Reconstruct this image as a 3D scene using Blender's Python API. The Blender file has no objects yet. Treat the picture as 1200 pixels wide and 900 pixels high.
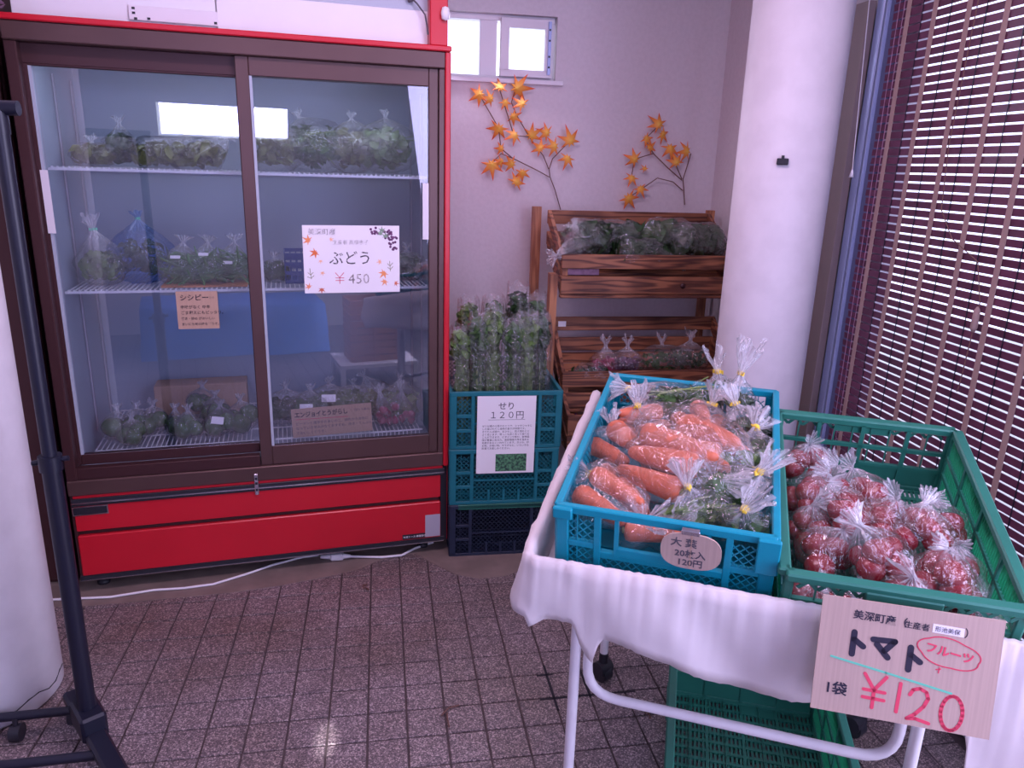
import bpy, math, random
from mathutils import Vector, Matrix, noise
R = math.radians
random.seed(7)
SC = bpy.context.scene
COL = SC.collection

# ------------------------------------------------------------------ camera
cam_d = bpy.data.cameras.new('camera'); cam = bpy.data.objects.new('camera', cam_d); COL.objects.link(cam)
cam_d.sensor_width = 36.0; cam_d.sensor_fit = 'HORIZONTAL'; cam_d.lens = 36.0*882.2/1200.0; cam_d.clip_start = 0.02
def camera_matrix(pitch, roll, yaw, loc):
    F = Vector((math.sin(yaw)*math.cos(pitch), math.cos(yaw)*math.cos(pitch), -math.sin(pitch)))
    R0 = Vector((math.cos(yaw), -math.sin(yaw), 0)); D0 = F.cross(R0)
    c, s = math.cos(roll), math.sin(roll)
    X = c*R0 + s*D0; D = -s*R0 + c*D0
    m = Matrix((X, -D, -F)).transposed().to_4x4(); m.translation = loc
    return m
cam.matrix_world = camera_matrix(0.2808, -0.0312, 0.17485, Vector((0, 0, 1.37)))
SC.camera = cam

# ------------------------------------------------------------------ world, lights, exposure
w = bpy.data.worlds.new('sky'); SC.world = w; w.use_nodes = True
bg = w.node_tree.nodes['Background']; bg.inputs[0].default_value = (0.80, 0.80, 1.0, 1); bg.inputs[1].default_value = 2.6
def area(name, loc, target, sx, sy, power, color):
    l = bpy.data.lights.new(name, 'AREA'); l.shape = 'RECTANGLE'; l.size = sx; l.size_y = sy
    l.energy = power; l.color = color
    o = bpy.data.objects.new(name, l); COL.objects.link(o); o.location = loc
    o.rotation_euler = (Vector(target)-Vector(loc)).to_track_quat('-Z', 'Y').to_euler()
    return o
area('daylight_front_window', (-0.17, -1.54, 1.64), (-0.1, 2.2, 0.7), 0.92, 0.22, 14, (0.52, 0.48, 1.0))
area('daylight_side_door', (1.40, 0.05, 1.25), (0.2, 1.4, 0.7), 1.1, 1.9, 38, (0.62, 0.56, 1.0))
area('daylight_high_window', (0.46, 3.16, 1.83), (0.3, 1.2, 0.9), 0.38, 0.2, 5, (0.78, 0.70, 1.0))
area('ceiling_tube_lamp', (0.1, 1.3, 2.42), (0.1, 1.5, 0.0), 1.2, 0.25, 20, (1.0, 0.68, 0.92))
sp_ = bpy.data.lights.new('floor_glint_spot', 'SPOT'); sp_.energy = 1500; sp_.spot_size = R(.95); sp_.spot_blend = .8; sp_.shadow_soft_size = .01; sp_.color = (.95, .9, 1.0)  # narrow spot added only to put a bright glint on the floor tiles
so_ = bpy.data.objects.new('floor_glint_spot', sp_); COL.objects.link(so_); so_.location = (-.2, -1.9, 1.82); so_.rotation_euler = (Vector((-.157, 1.585, 0))-so_.location).to_track_quat('-Z', 'Y').to_euler()
SC.view_settings.view_transform = 'Standard'; SC.view_settings.look = 'None'
SC.view_settings.exposure = 0.08; SC.view_settings.gamma = 1.0; SC.view_settings.use_curve_mapping = False

# ------------------------------------------------------------------ materials
def mat(name, col, rough=0.5, metal=0.0, var=0.0, scale=20, col2=None, stretch=None, bump=0.0, spec=0.5, kind='noise', trans=0.0, detail=4, rnd=0.0):
    m = bpy.data.materials.new(name); m.use_nodes = True; nt = m.node_tree; n = nt.nodes; L = nt.links
    b = n['Principled BSDF']; b.inputs['Roughness'].default_value = rough; b.inputs['Metallic'].default_value = metal
    b.inputs['Specular IOR Level'].default_value = spec
    c = (*col, 1); b.inputs['Base Color'].default_value = c
    if var or col2 or bump:
        tc = n.new('ShaderNodeTexCoord'); mp = n.new('ShaderNodeMapping'); L.new(tc.outputs['Object'], mp.inputs[0])
        if stretch: mp.inputs['Scale'].default_value = stretch
        tx = n.new('ShaderNodeTexNoise') if kind == 'noise' else n.new('ShaderNodeTexVoronoi')
        tx.inputs['Scale'].default_value = scale
        if kind == 'noise': tx.inputs['Detail'].default_value = detail
        L.new(mp.outputs[0], tx.inputs[0])
        if rnd:
            oi = n.new('ShaderNodeObjectInfo'); vm = n.new('ShaderNodeVectorMath'); vm.operation = 'ADD'
            ml = n.new('ShaderNodeMath'); ml.operation = 'MULTIPLY'; ml.inputs[1].default_value = 30
            L.new(oi.outputs['Random'], ml.inputs[0]); L.new(mp.outputs[0], vm.inputs[0]); L.new(ml.outputs[0], vm.inputs[1]); L.new(vm.outputs[0], tx.inputs[0])
        rp = n.new('ShaderNodeValToRGB'); e = rp.color_ramp.elements
        c2 = col2 if col2 else tuple(max(0, x*(1-var)) for x in col)
        e[0].position = 0.36; e[0].color = (*c2, 1); e[1].position = 0.62; e[1].color = c
        L.new(tx.outputs[0], rp.inputs[0])
        if var or col2: L.new(rp.outputs[0], b.inputs['Base Color'])
        if bump:
            bp = n.new('ShaderNodeBump'); bp.inputs['Strength'].default_value = bump; bp.inputs['Distance'].default_value = 0.003
            L.new(tx.outputs[0], bp.inputs['Height']); L.new(bp.outputs[0], b.inputs['Normal'])
    if trans:
        tr = n.new('ShaderNodeBsdfTranslucent'); tr.inputs[0].default_value = c
        mx = n.new('ShaderNodeMixShader'); mx.inputs[0].default_value = trans
        L.new(b.outputs[0], mx.inputs[1]); L.new(tr.outputs[0], mx.inputs[2]); L.new(mx.outputs[0], n['Material Output'].inputs[0])
    return m

def film_mat(name, tint=(1, 1, 1), base=0.10, white=0.55):
    m = bpy.data.materials.new(name); m.use_nodes = True; nt = m.node_tree; n = nt.nodes; L = nt.links
    for x in list(n):
        if x.type != 'OUTPUT_MATERIAL': n.remove(x)
    out = [x for x in n if x.type == 'OUTPUT_MATERIAL'][0]
    tr = n.new('ShaderNodeBsdfTransparent'); tr.inputs[0].default_value = (*tint, 1)
    gl = n.new('ShaderNodeBsdfGlossy'); gl.inputs['Roughness'].default_value = 0.13
    df = n.new('ShaderNodeBsdfDiffuse'); df.inputs[0].default_value = (0.85*tint[0], 0.85*tint[1], 0.9*tint[2], 1)
    tl = n.new('ShaderNodeBsdfTranslucent'); tl.inputs[0].default_value = (0.85*tint[0], 0.85*tint[1], 0.9*tint[2], 1)
    wh = n.new('ShaderNodeMixShader'); wh.inputs[0].default_value = 0.4; L.new(df.outputs[0], wh.inputs[1]); L.new(tl.outputs[0], wh.inputs[2])
    tc = n.new('ShaderNodeTexCoord'); nz = n.new('ShaderNodeTexNoise'); nz.inputs['Scale'].default_value = 38; nz.inputs['Detail'].default_value = 3
    nz.inputs['Distortion'].default_value = 1.6
    L.new(tc.outputs['Object'], nz.inputs[0])
    bp = n.new('ShaderNodeBump'); bp.inputs['Strength'].default_value = 1.0; bp.inputs['Distance'].default_value = 0.012
    L.new(nz.outputs[0], bp.inputs['Height']); L.new(bp.outputs[0], gl.inputs['Normal'])
    lw = n.new('ShaderNodeLayerWeight'); lw.inputs[0].default_value = 0.35; L.new(bp.outputs[0], lw.inputs['Normal'])
    f = n.new('ShaderNodeMath'); f.operation = 'MULTIPLY_ADD'; f.inputs[1].default_value = 0.30; f.inputs[2].default_value = base; f.use_clamp = True
    L.new(lw.outputs['Facing'], f.inputs[0])
    at = n.new('ShaderNodeAttribute'); at.attribute_name = 'fold'
    wr = n.new('ShaderNodeMapRange'); wr.inputs[1].default_value = 0.5; wr.inputs[2].default_value = 0.75; wr.inputs[3].default_value = 0.0; wr.inputs[4].default_value = 0.07
    L.new(nz.outputs[0], wr.inputs[0])
    m2 = n.new('ShaderNodeMath'); m2.operation = 'MULTIPLY_ADD'; m2.inputs[1].default_value = white; m2.use_clamp = True
    L.new(at.outputs['Fac'], m2.inputs[0]); L.new(wr.outputs[0], m2.inputs[2])
    a = n.new('ShaderNodeMixShader'); L.new(m2.outputs[0], a.inputs[0]); L.new(tr.outputs[0], a.inputs[1]); L.new(wh.outputs[0], a.inputs[2])
    b = n.new('ShaderNodeMixShader'); L.new(f.outputs[0], b.inputs[0]); L.new(a.outputs[0], b.inputs[1]); L.new(gl.outputs[0], b.inputs[2])
    L.new(b.outputs[0], out.inputs[0])
    return m

def glass_mat(name, tint=(0.93, 0.95, 1.0), refl=0.05):
    m = bpy.data.materials.new(name); m.use_nodes = True; nt = m.node_tree; n = nt.nodes; L = nt.links
    for x in list(n):
        if x.type != 'OUTPUT_MATERIAL': n.remove(x)
    out = [x for x in n if x.type == 'OUTPUT_MATERIAL'][0]
    tr = n.new('ShaderNodeBsdfTransparent'); tr.inputs[0].default_value = (*tint, 1)
    gl = n.new('ShaderNodeBsdfGlossy'); gl.inputs['Roughness'].default_value = 0.01
    fr = n.new('ShaderNodeLayerWeight'); fr.inputs[0].default_value = 0.5
    pw = n.new('ShaderNodeMath'); pw.operation = 'POWER'; pw.inputs[1].default_value = 5.0; L.new(fr.outputs['Facing'], pw.inputs[0])
    f = n.new('ShaderNodeMath'); f.operation = 'MULTIPLY_ADD'; f.inputs[1].default_value = 0.9; f.inputs[2].default_value = refl; f.use_clamp = True
    L.new(pw.outputs[0], f.inputs[0])
    b = n.new('ShaderNodeMixShader'); L.new(f.outputs[0], b.inputs[0]); L.new(tr.outputs[0], b.inputs[1]); L.new(gl.outputs[0], b.inputs[2])
    L.new(b.outputs[0], out.inputs[0])
    return m

def tile_mat():
    m = bpy.data.materials.new('terrazzo_tile'); m.use_nodes = True; nt = m.node_tree; n = nt.nodes; L = nt.links
    b = n['Principled BSDF']; b.inputs['Roughness'].default_value = 0.42; b.inputs['Specular IOR Level'].default_value = 0.4
    ge = n.new('ShaderNodeNewGeometry')
    v = n.new('ShaderNodeTexVoronoi'); v.inputs['Scale'].default_value = 330; L.new(ge.outputs['Position'], v.inputs[0])
    sp = n.new('ShaderNodeSeparateColor'); L.new(v.outputs['Color'], sp.inputs[0])
    rp = n.new('ShaderNodeValToRGB'); rp.color_ramp.interpolation = 'CONSTANT'; e = rp.color_ramp.elements
    e[0].position = 0; e[0].color = (0.09, 0.075, 0.08, 1); e[1].position = 0.86; e[1].color = (0.42, 0.36, 0.34, 1)
    for p, c in ((0.3, (0.14, 0.115, 0.12, 1)), (0.52, (0.20, 0.165, 0.165, 1)), (0.74, (0.28, 0.23, 0.23, 1))):
        x = e.new(p); x.color = c
    L.new(sp.outputs[0], rp.inputs[0])
    nz = n.new('ShaderNodeTexNoise'); nz.inputs['Scale'].default_value = 2.2; nz.inputs['Detail'].default_value = 5; L.new(ge.outputs['Position'], nz.inputs[0])
    r2 = n.new('ShaderNodeValToRGB'); r2.color_ramp.elements[0].position = 0.35; r2.color_ramp.elements[0].color = (0.85, 0.76, 0.7, 1)
    r2.color_ramp.elements[1].position = 0.65; r2.color_ramp.elements[1].color = (1.25, 1.2, 1.25, 1); L.new(nz.outputs[0], r2.inputs[0])
    mx = n.new('ShaderNodeMix'); mx.data_type = 'RGBA'; mx.blend_type = 'MULTIPLY'; mx.inputs[0].default_value = 1
    L.new(rp.outputs[0], mx.inputs[6]); L.new(r2.outputs[0], mx.inputs[7]); L.new(mx.outputs[2], b.inputs['Base Color'])
    bp = n.new('ShaderNodeBump'); bp.inputs['Strength'].default_value = 0.35; bp.inputs['Distance'].default_value = 0.001
    L.new(v.outputs['Distance'], bp.inputs['Height']); L.new(bp.outputs[0], b.inputs['Normal'])
    return m

def wood_mat(name, c1, c2, axis=0, scale=13):
    m = bpy.data.materials.new(name); m.use_nodes = True; nt = m.node_tree; n = nt.nodes; L = nt.links
    b = n['Principled BSDF']; b.inputs['Roughness'].default_value = 0.55
    tc = n.new('ShaderNodeTexCoord'); mp = n.new('ShaderNodeMapping'); L.new(tc.outputs['Object'], mp.inputs[0])
    s = [1, 1, 1]; s[axis] = 0.09; mp.inputs['Scale'].default_value = s
    oi = n.new('ShaderNodeObjectInfo'); ml = n.new('ShaderNodeMath'); ml.operation = 'MULTIPLY'; ml.inputs[1].default_value = 11
    L.new(oi.outputs['Random'], ml.inputs[0]); va = n.new('ShaderNodeVectorMath'); L.new(mp.outputs[0], va.inputs[0]); L.new(ml.outputs[0], va.inputs[1])
    nz = n.new('ShaderNodeTexNoise'); nz.inputs['Scale'].default_value = scale; nz.inputs['Detail'].default_value = 3; L.new(va.outputs[0], nz.inputs[0])
    wv = n.new('ShaderNodeMath'); wv.operation = 'MULTIPLY'; wv.inputs[1].default_value = 60; L.new(nz.outputs[0], wv.inputs[0])
    sn = n.new('ShaderNodeMath'); sn.operation = 'SINE'; L.new(wv.outputs[0], sn.inputs[0])
    mr = n.new('ShaderNodeMapRange'); mr.inputs[1].default_value = -1; L.new(sn.outputs[0], mr.inputs[0])
    rp = n.new('ShaderNodeValToRGB'); e = rp.color_ramp.elements; e[0].position = 0.0; e[0].color = (*c2, 1); e[1].position = 0.75; e[1].color = (*c1, 1)
    L.new(mr.outputs[0], rp.inputs[0])
    n2 = n.new('ShaderNodeTexNoise'); n2.inputs['Scale'].default_value = 6; L.new(tc.outputs['Object'], n2.inputs[0])
    r2 = n.new('ShaderNodeValToRGB'); r2.color_ramp.elements[0].position = .35; r2.color_ramp.elements[0].color = (.55, .5, .5, 1); r2.color_ramp.elements[1].position = .6; L.new(n2.outputs[0], r2.inputs[0])
    mx = n.new('ShaderNodeMix'); mx.data_type = 'RGBA'; mx.blend_type = 'MULTIPLY'; mx.inputs[0].default_value = 1
    L.new(rp.outputs[0], mx.inputs[6]); L.new(r2.outputs[0], mx.inputs[7]); L.new(mx.outputs[2], b.inputs['Base Color'])
    return m

def attr_mat(name, rough=0.5, trans=0.0):
    m = bpy.data.materials.new(name); m.use_nodes = True; n = m.node_tree.nodes; L = m.node_tree.links
    a = n.new('ShaderNodeAttribute'); a.attribute_name = 'tone'; b = n['Principled BSDF']; b.inputs['Roughness'].default_value = rough
    L.new(a.outputs['Color'], b.inputs['Base Color'])
    if trans:
        tr = n.new('ShaderNodeBsdfTranslucent'); L.new(a.outputs['Color'], tr.inputs[0]); mx = n.new('ShaderNodeMixShader'); mx.inputs[0].default_value = trans
        L.new(b.outputs[0], mx.inputs[1]); L.new(tr.outputs[0], mx.inputs[2]); L.new(mx.outputs[0], n['Material Output'].inputs[0])
    return m

M = {
 'plaster': mat('white_wall_cloth', (0.70, 0.66, 0.68), 0.85, var=0.05, scale=60, bump=0.25),
 'ceiling': mat('ceiling_board', (0.7, 0.68, 0.7), 0.9),
 'tile': tile_mat(), 'grout': mat('dark_grout', (0.10, 0.075, 0.075), 0.9, var=0.3, scale=30),
 'stain': mat('black_grout', (0.02, 0.018, 0.025), 0.9, var=0.1),
 'cement': mat('smooth_cement', (0.24, 0.185, 0.16), 0.75, var=0.25, scale=9, bump=0.2),
 'pillar': mat('painted_concrete', (0.74, 0.71, 0.74), 0.6, var=0.07, scale=14, bump=0.12),
 'red': mat('red_enamel', (0.60, 0.012, 0.028), 0.32, var=0.06, scale=5),
 'brown': mat('brown_aluminium', (0.115, 0.062, 0.058), 0.38, metal=0.35, var=0.12, scale=4),
 'brown2': mat('dark_brown_aluminium', (0.06, 0.022, 0.024), 0.4, metal=0.25),
 'black': mat('black_plastic', (0.018, 0.018, 0.026), 0.45), 'navy': mat('black_painted_steel', (0.008, 0.009, 0.022), 0.38),
 'chrome': mat('chrome', (0.7, 0.7, 0.75), 0.2, metal=1.0), 'alu': mat('anodised_aluminium', (0.40, 0.50, 0.78), 0.4, metal=0.2),
 'alu2': mat('grey_window_jamb', (0.10, 0.12, 0.22), 0.5), 'liner': mat('fridge_liner', (0.42, 0.47, 0.55), 0.45, var=0.05, scale=3),
 'white': mat('white_enamel', (0.80, 0.79, 0.82), 0.4, var=0.03, scale=8), 'wire': mat('white_coated_wire', (0.85, 0.85, 0.88), 0.4),
 'paper': mat('white_paper', (0.86, 0.84, 0.86), 0.8), 'card': mat('kraft_cardboard', (0.50, 0.33, 0.24), 0.85, var=0.08, scale=40, stretch=(4, .3, 1)),
 'corr': mat('corrugated_cardboard', (0.46, 0.335, 0.285), 0.85, var=0.09, scale=55, stretch=(5, .12, 1)),
 'ink': mat('black_marker', (0.012, 0.01, 0.03), 0.6), 'ink2': mat('grey_pencil', (0.09, 0.08, 0.10), 0.7), 'redink': mat('red_marker', (0.65, 0.05, 0.11), 0.6),
 'greenink': mat('green_marker', (0.12, 0.52, 0.36), 0.6), 'cyan': mat('cyan_plastic', (0.0, 0.275, 0.37), 0.38, var=0.08, scale=12),
 'teal': mat('teal_plastic', (0.004, 0.155, 0.19), 0.45, var=0.1, scale=12), 'darkcr': mat('dark_blue_plastic', (0.012, 0.022, 0.05), 0.5, var=0.2, scale=15),
 'green': mat('green_plastic', (0.025, 0.185, 0.13), 0.4, var=0.1, scale=12), 'greent': mat('window_lit_green_plastic', (0.05, 0.42, 0.24), 0.4, trans=0.7),  # slats brighter than the crate green: window light put into their colour
 'cloth': mat('cream_cotton_cloth', (0.80, 0.74, 0.74), 0.9, var=0.03, scale=25, trans=0.2), 'tube': mat('white_painted_tube', (0.80, 0.78, 0.82), 0.35, var=0.06, scale=18),
 'tomato': mat('tomato_skin', (0.30, 0.008, 0.020), 0.22, var=0.3, scale=35, rnd=1), 'carrot': mat('carrot_skin', (0.66, 0.16, 0.075), 0.45, var=0.16, scale=45, stretch=(1, 1, 5), bump=0.25, rnd=1),
 'crown': mat('carrot_crown', (0.22, 0.22, 0.09), 0.7), 'stem': mat('pale_green_stem', (0.24, 0.36, 0.10), 0.5, var=0.25, scale=30),
 'leafd': mat('dark_green_leaf', (0.028, 0.085, 0.022), 0.5, var=0.55, scale=35, trans=0.15), 'leafm': mat('green_leaf', (0.06, 0.155, 0.035), 0.5, var=0.5, scale=35, trans=0.15),
 'leafl': mat('light_green_leaf', (0.15, 0.27, 0.07), 0.5, var=0.45, scale=40, trans=0.15), 'leafo': mat('olive_leaf', (0.15, 0.17, 0.045), 0.5, var=0.45, scale=40, trans=0.1),
 'bean': mat('green_pod', (0.07, 0.20, 0.035), 0.35, var=0.35, scale=20), 'pepper': mat('green_pepper', (0.035, 0.12, 0.02), 0.22, var=0.3, scale=20),
 'radish': mat('red_radish', (0.38, 0.03, 0.10), 0.35, var=0.3, scale=20), 'purple': mat('purple_vegetable', (0.15, 0.045, 0.12), 0.4, var=0.4, scale=30),
 'film': film_mat('clear_film', base=0.085, white=0.55), 'bluefilm': film_mat('blue_film', (0.40, 0.66, 1.0), base=0.1, white=0.7), 'yellow': mat('yellow_tape', (0.85, 0.62, 0.06), 0.5),
 'mint': mat('mint_tape', (0.1, 0.6, 0.35), 0.5), 'wood': wood_mat('burnt_cedar_plank', (0.36, 0.145, 0.068), (0.11, 0.036, 0.02)), 'woodz': wood_mat('cedar_post', (0.50, 0.22, 0.10), (0.30, 0.11, 0.05), 2),
 'woody': wood_mat('burnt_cedar_side_plank', (0.34, 0.135, 0.065), (0.11, 0.036, 0.02), 1),
 'palew': wood_mat('pale_pine', (0.55, 0.29, 0.15), (0.38, 0.18, 0.09)), 'slat': mat('dark_red_bamboo_slat', (0.12, 0.032, 0.07), 0.42, var=0.3, scale=12, rnd=1),
 'tape': mat('beige_ladder_tape', (0.50, 0.36, 0.32), 0.8, trans=0.35), 'twig': mat('brown_twig', (0.16, 0.08, 0.06), 0.7), 'maple': attr_mat('maple_leaf_fabric', 0.6, 0.25),
 'print': attr_mat('printed_ink', 0.8), 'board': mat('beige_board', (0.36, 0.28, 0.26), 0.7), 'glass': glass_mat('clear_glass', refl=0.04), 'fglass': glass_mat('fridge_glass', (0.90, 0.93, 0.98), 0.115),
 'greyp': mat('grey_sticker', (0.42, 0.40, 0.46), 0.6), 'bluecrate': mat('blue_basket', (0.02, 0.06, 0.28), 0.5), 'orange': mat('orange_wood_tray', (0.55, 0.22, 0.09), 0.6, var=0.3, scale=20),
 'pink': mat('dusty_pink_petals', (0.45, 0.25, 0.36), 0.8, var=0.3, scale=50), 'bluesheet': mat('blue_tarpaulin', (0.05, 0.26, 0.80), 0.6, var=0.1), 'concrete': mat('outdoor_concrete', (0.5, 0.5, 0.5), 0.9, var=0.1),
 'leafprint': mat('printed_leaf_photo', (0.10, 0.30, 0.14), 0.7, col2=(0.01, 0.03, 0.03), scale=120, kind='noise'), 'lens': mat('tape_strip', (0.75, 0.72, 0.76), 0.5),
}

# ------------------------------------------------------------------ mesh helpers
class MB:
    def __init__(s): s.v = []; s.f = []; s.a = None; s.sm = []
    def add(s, vs, fs, smooth=False):
        k = len(s.v); s.v += [tuple(p) for p in vs]; s.f += [tuple(i+k for i in f) for f in fs]; s.sm += [smooth]*len(fs)
    def box(s, x0, x1, y0, y1, z0, z1, ch=0.0, m=None):
        if ch <= 0:
            vs = [Vector(p) for p in ((x0,y0,z0),(x1,y0,z0),(x1,y1,z0),(x0,y1,z0),(x0,y0,z1),(x1,y0,z1),(x1,y1,z1),(x0,y1,z1))]
            fs = [(0,3,2,1),(4,5,6,7),(0,1,5,4),(1,2,6,5),(2,3,7,6),(3,0,4,7)]
        else:
            vs = []; cs = [(x0,y0,z0),(x1,y0,z0),(x1,y1,z0),(x0,y1,z0),(x0,y0,z1),(x1,y0,z1),(x1,y1,z1),(x0,y1,z1)]
            for (x, y, z) in cs:
                dx = ch if x == x0 else -ch; dy = ch if y == y0 else -ch; dz = ch if z == z0 else -ch
                vs += [Vector((x, y+dy, z+dz)), Vector((x+dx, y, z+dz)), Vector((x+dx, y+dy, z))]
            X = lambda i: 3*i; Y = lambda i: 3*i+1; Z = lambda i: 3*i+2
            fs = [(Z(0),Z(3),Z(2),Z(1)),(Z(4),Z(5),Z(6),Z(7)),(Y(0),Y(1),Y(5),Y(4)),(X(1),X(2),X(6),X(5)),(Y(2),Y(3),Y(7),Y(6)),(X(3),X(0),X(4),X(7))]
            fs += [(Y(0),Z(0),Z(1),Y(1)),(X(1),Z(1),Z(2),X(2)),(Y(2),Z(2),Z(3),Y(3)),(X(3),Z(3),Z(0),X(0)),(Y(5),Z(5),Z(4),Y(4)),(X(6),Z(6),Z(5),X(5)),(Y(7),Z(7),Z(6),Y(6)),(X(4),Z(4),Z(7),X(7))]
            fs += [(X(0),Y(0),Y(4),X(4)),(Y(1),X(1),X(5),Y(5)),(X(2),Y(2),Y(6),X(6)),(Y(3),X(3),X(7),Y(7))]
            fs += [(X(i),Y(i),Z(i)) for i in range(8)]
        if m: vs = [m @ p for p in vs]
        s.add(vs, fs)
    def bar(s, a, b, wx, wy, up=(0, 0, 1)):
        a = Vector(a); b = Vector(b); d = (b-a); l = d.length; d.normalize(); u = Vector(up)
        if abs(d.dot(u)) > .98: u = Vector((0, 1, 0))
        x = d.cross(u).normalized(); y = x.cross(d)
        vs = [a+x*i*wx/2+y*j*wy/2 for i, j in ((-1,-1),(1,-1),(1,1),(-1,1))] + [b+x*i*wx/2+y*j*wy/2 for i, j in ((-1,-1),(1,-1),(1,1),(-1,1))]
        s.add(vs, [(0,1,2,3),(7,6,5,4),(0,4,5,1),(1,5,6,2),(2,6,7,3),(3,7,4,0)])
    def tube(s, pts, r, n=8, cap=True):
        pts = [Vector(p) for p in pts]; N = len(pts); rs = r if isinstance(r, (list, tuple)) else [r]*N
        t0 = (pts[1]-pts[0]).normalized(); up = Vector((0, 0, 1)) if abs(t0.z) < .9 else Vector((1, 0, 0))
        x = t0.cross(up).normalized(); vs = []
        for i, p in enumerate(pts):
            t = ((pts[min(i+1, N-1)]-pts[max(i-1, 0)])).normalized(); x = (x-t*x.dot(t)).normalized(); y = t.cross(x)
            for k in range(n):
                a = 2*math.pi*k/n; vs.append(p+(x*math.cos(a)+y*math.sin(a))*rs[i])
        fs = [(i*n+k, i*n+(k+1) % n, (i+1)*n+(k+1) % n, (i+1)*n+k) for i in range(N-1) for k in range(n)]
        s.add(vs, fs, True)
        if cap: s.add([vs[k] for k in range(n)], [tuple(range(n))[::-1]]); s.add([vs[(N-1)*n+k] for k in range(n)], [tuple(range(n))])
    def lathe(s, prof, n=16, m=None):
        vs = []; m = m or Matrix()
        for (r, z) in prof:
            for k in range(n):
                a = 2*math.pi*k/n; vs.append(m @ Vector((r*math.cos(a), r*math.sin(a), z)))
        s.add(vs, [(i*n+k, i*n+(k+1) % n, (i+1)*n+(k+1) % n, (i+1)*n+k) for i in range(len(prof)-1) for k in range(n)], True)
    def grid(s, P, closed=False):
        nu = len(P); nv = len(P[0]); vs = [p for r in P for p in r]
        s.add(vs, [(i*nv+j, i*nv+(j+1) % nv, (i+1)*nv+(j+1) % nv, (i+1)*nv+j) for i in range(nu-1) for j in range(nv if closed else nv-1)], True)
    def poly(s, pts, th, m=None):
        n = len(pts); m = m or Matrix()
        vs = [m @ Vector((x, y, 0)) for x, y in pts]+[m @ Vector((x, y, th)) for x, y in pts]
        s.add(vs, [tuple(range(n))[::-1], tuple(range(n, 2*n))]+[(i, (i+1) % n, n+(i+1) % n, n+i) for i in range(n)])
    def mesh(s, name, mt, attr=None, tone=None):
        me = bpy.data.meshes.new(name); me.from_pydata(s.v, [], s.f); me.materials.append(mt)
        me.polygons.foreach_set('use_smooth', s.sm)
        if attr is not None:
            a = me.attributes.new('fold', 'FLOAT', 'POINT'); a.data.foreach_set('value', attr)
        if tone is not None:
            a = me.attributes.new('tone', 'FLOAT_COLOR', 'POINT'); a.data.foreach_set('color', [x for c in tone for x in (*c, 1)])
        me.update(); return me
    def build(s, name, mt, parent=None, attr=None, tone=None, kind=None):
        o = bpy.data.objects.new(name, s.mesh(name, mt, attr, tone)); COL.objects.link(o); o.parent = parent
        if kind: o['kind'] = kind
        return o
def put(name, me, parent=None, m=None):
    o = bpy.data.objects.new(name, me); COL.objects.link(o); o.parent = parent
    if m is not None: o.matrix_local = m
    return o
def thing(name, label, cat, loc=(0, 0, 0), rz=0.0, group=None, m=None):
    o = bpy.data.objects.new(name, None); COL.objects.link(o); o.empty_display_size = .05
    if m is not None: o.matrix_world = m
    else: o.location = loc; o.rotation_euler = (0, 0, rz)
    o['label'] = label; o['category'] = cat
    if group: o['group'] = group
    return o
def tag(o, label, cat, group=None):
    o['label'] = label; o['category'] = cat
    if group: o['group'] = group
    return o
def struct(o): o['kind'] = 'structure'; return o
def boxo(name, mt, parent, *a, ch=0.0, m=None):
    b = MB(); b.box(*a, ch=ch, m=m); return b.build(name, mt, parent)
def frame(o, x, y, z):
    m = Matrix((Vector(x).normalized(), Vector(y).normalized(), Vector(z).normalized())).transposed().to_4x4(); m.translation = Vector(o); return m
def text(s, size, mt, parent, x, y, z=0.0006, off=0.0, rot=0.0, name='lettering', align='LEFT', sx=1.0, m=None):
    c = bpy.data.curves.new('t', 'FONT'); c.body = s; c.size = size; c.offset = off; c.extrude = 0.0002; c.align_x = align; c.resolution_u = 2
    o = bpy.data.objects.new('t', c); COL.objects.link(o)
    me = bpy.data.meshes.new_from_object(o.evaluated_get(bpy.context.evaluated_depsgraph_get())); bpy.data.objects.remove(o)
    me.name = name; me.materials.clear(); me.materials.append(mt)
    lm = Matrix.Translation((x, y, z)) @ Matrix.Rotation(rot, 4, 'Z') @ Matrix.Diagonal((sx, 1, 1, 1))
    if m is not None: lm = m @ lm
    me.transform(lm)
    return put(name, me, parent)
def strokes(name, lines, wd, mt, parent, sc=1.0, ox=0, oy=0, z=0.0006, m=None):
    """brush strokes: flat ribbons with round ends"""
    b = MB()
    for ln in lines:
        pts = [Vector((ox+p[0]*sc, oy+p[1]*sc, 0)) for p in ln]
        for a, c in zip(pts, pts[1:]):
            d = (c-a).normalized() if (c-a).length > 1e-6 else Vector((1, 0, 0)); q = Vector((-d.y, d.x, 0))*wd/2; poly = []
            for k in range(7): an = math.pi*k/6; poly.append(c+q*-math.cos(an)+d*math.sin(an)*wd/2)
            for k in range(7): an = math.pi*k/6; poly.append(a+q*math.cos(an)-d*math.sin(an)*wd/2)
            T = Matrix.Translation((0, 0, z)); T = (m @ T) if m is not None else T
            b.poly([(p.x, p.y) for p in poly], 0.0003, T)
    return b.build(name, mt, parent)

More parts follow.
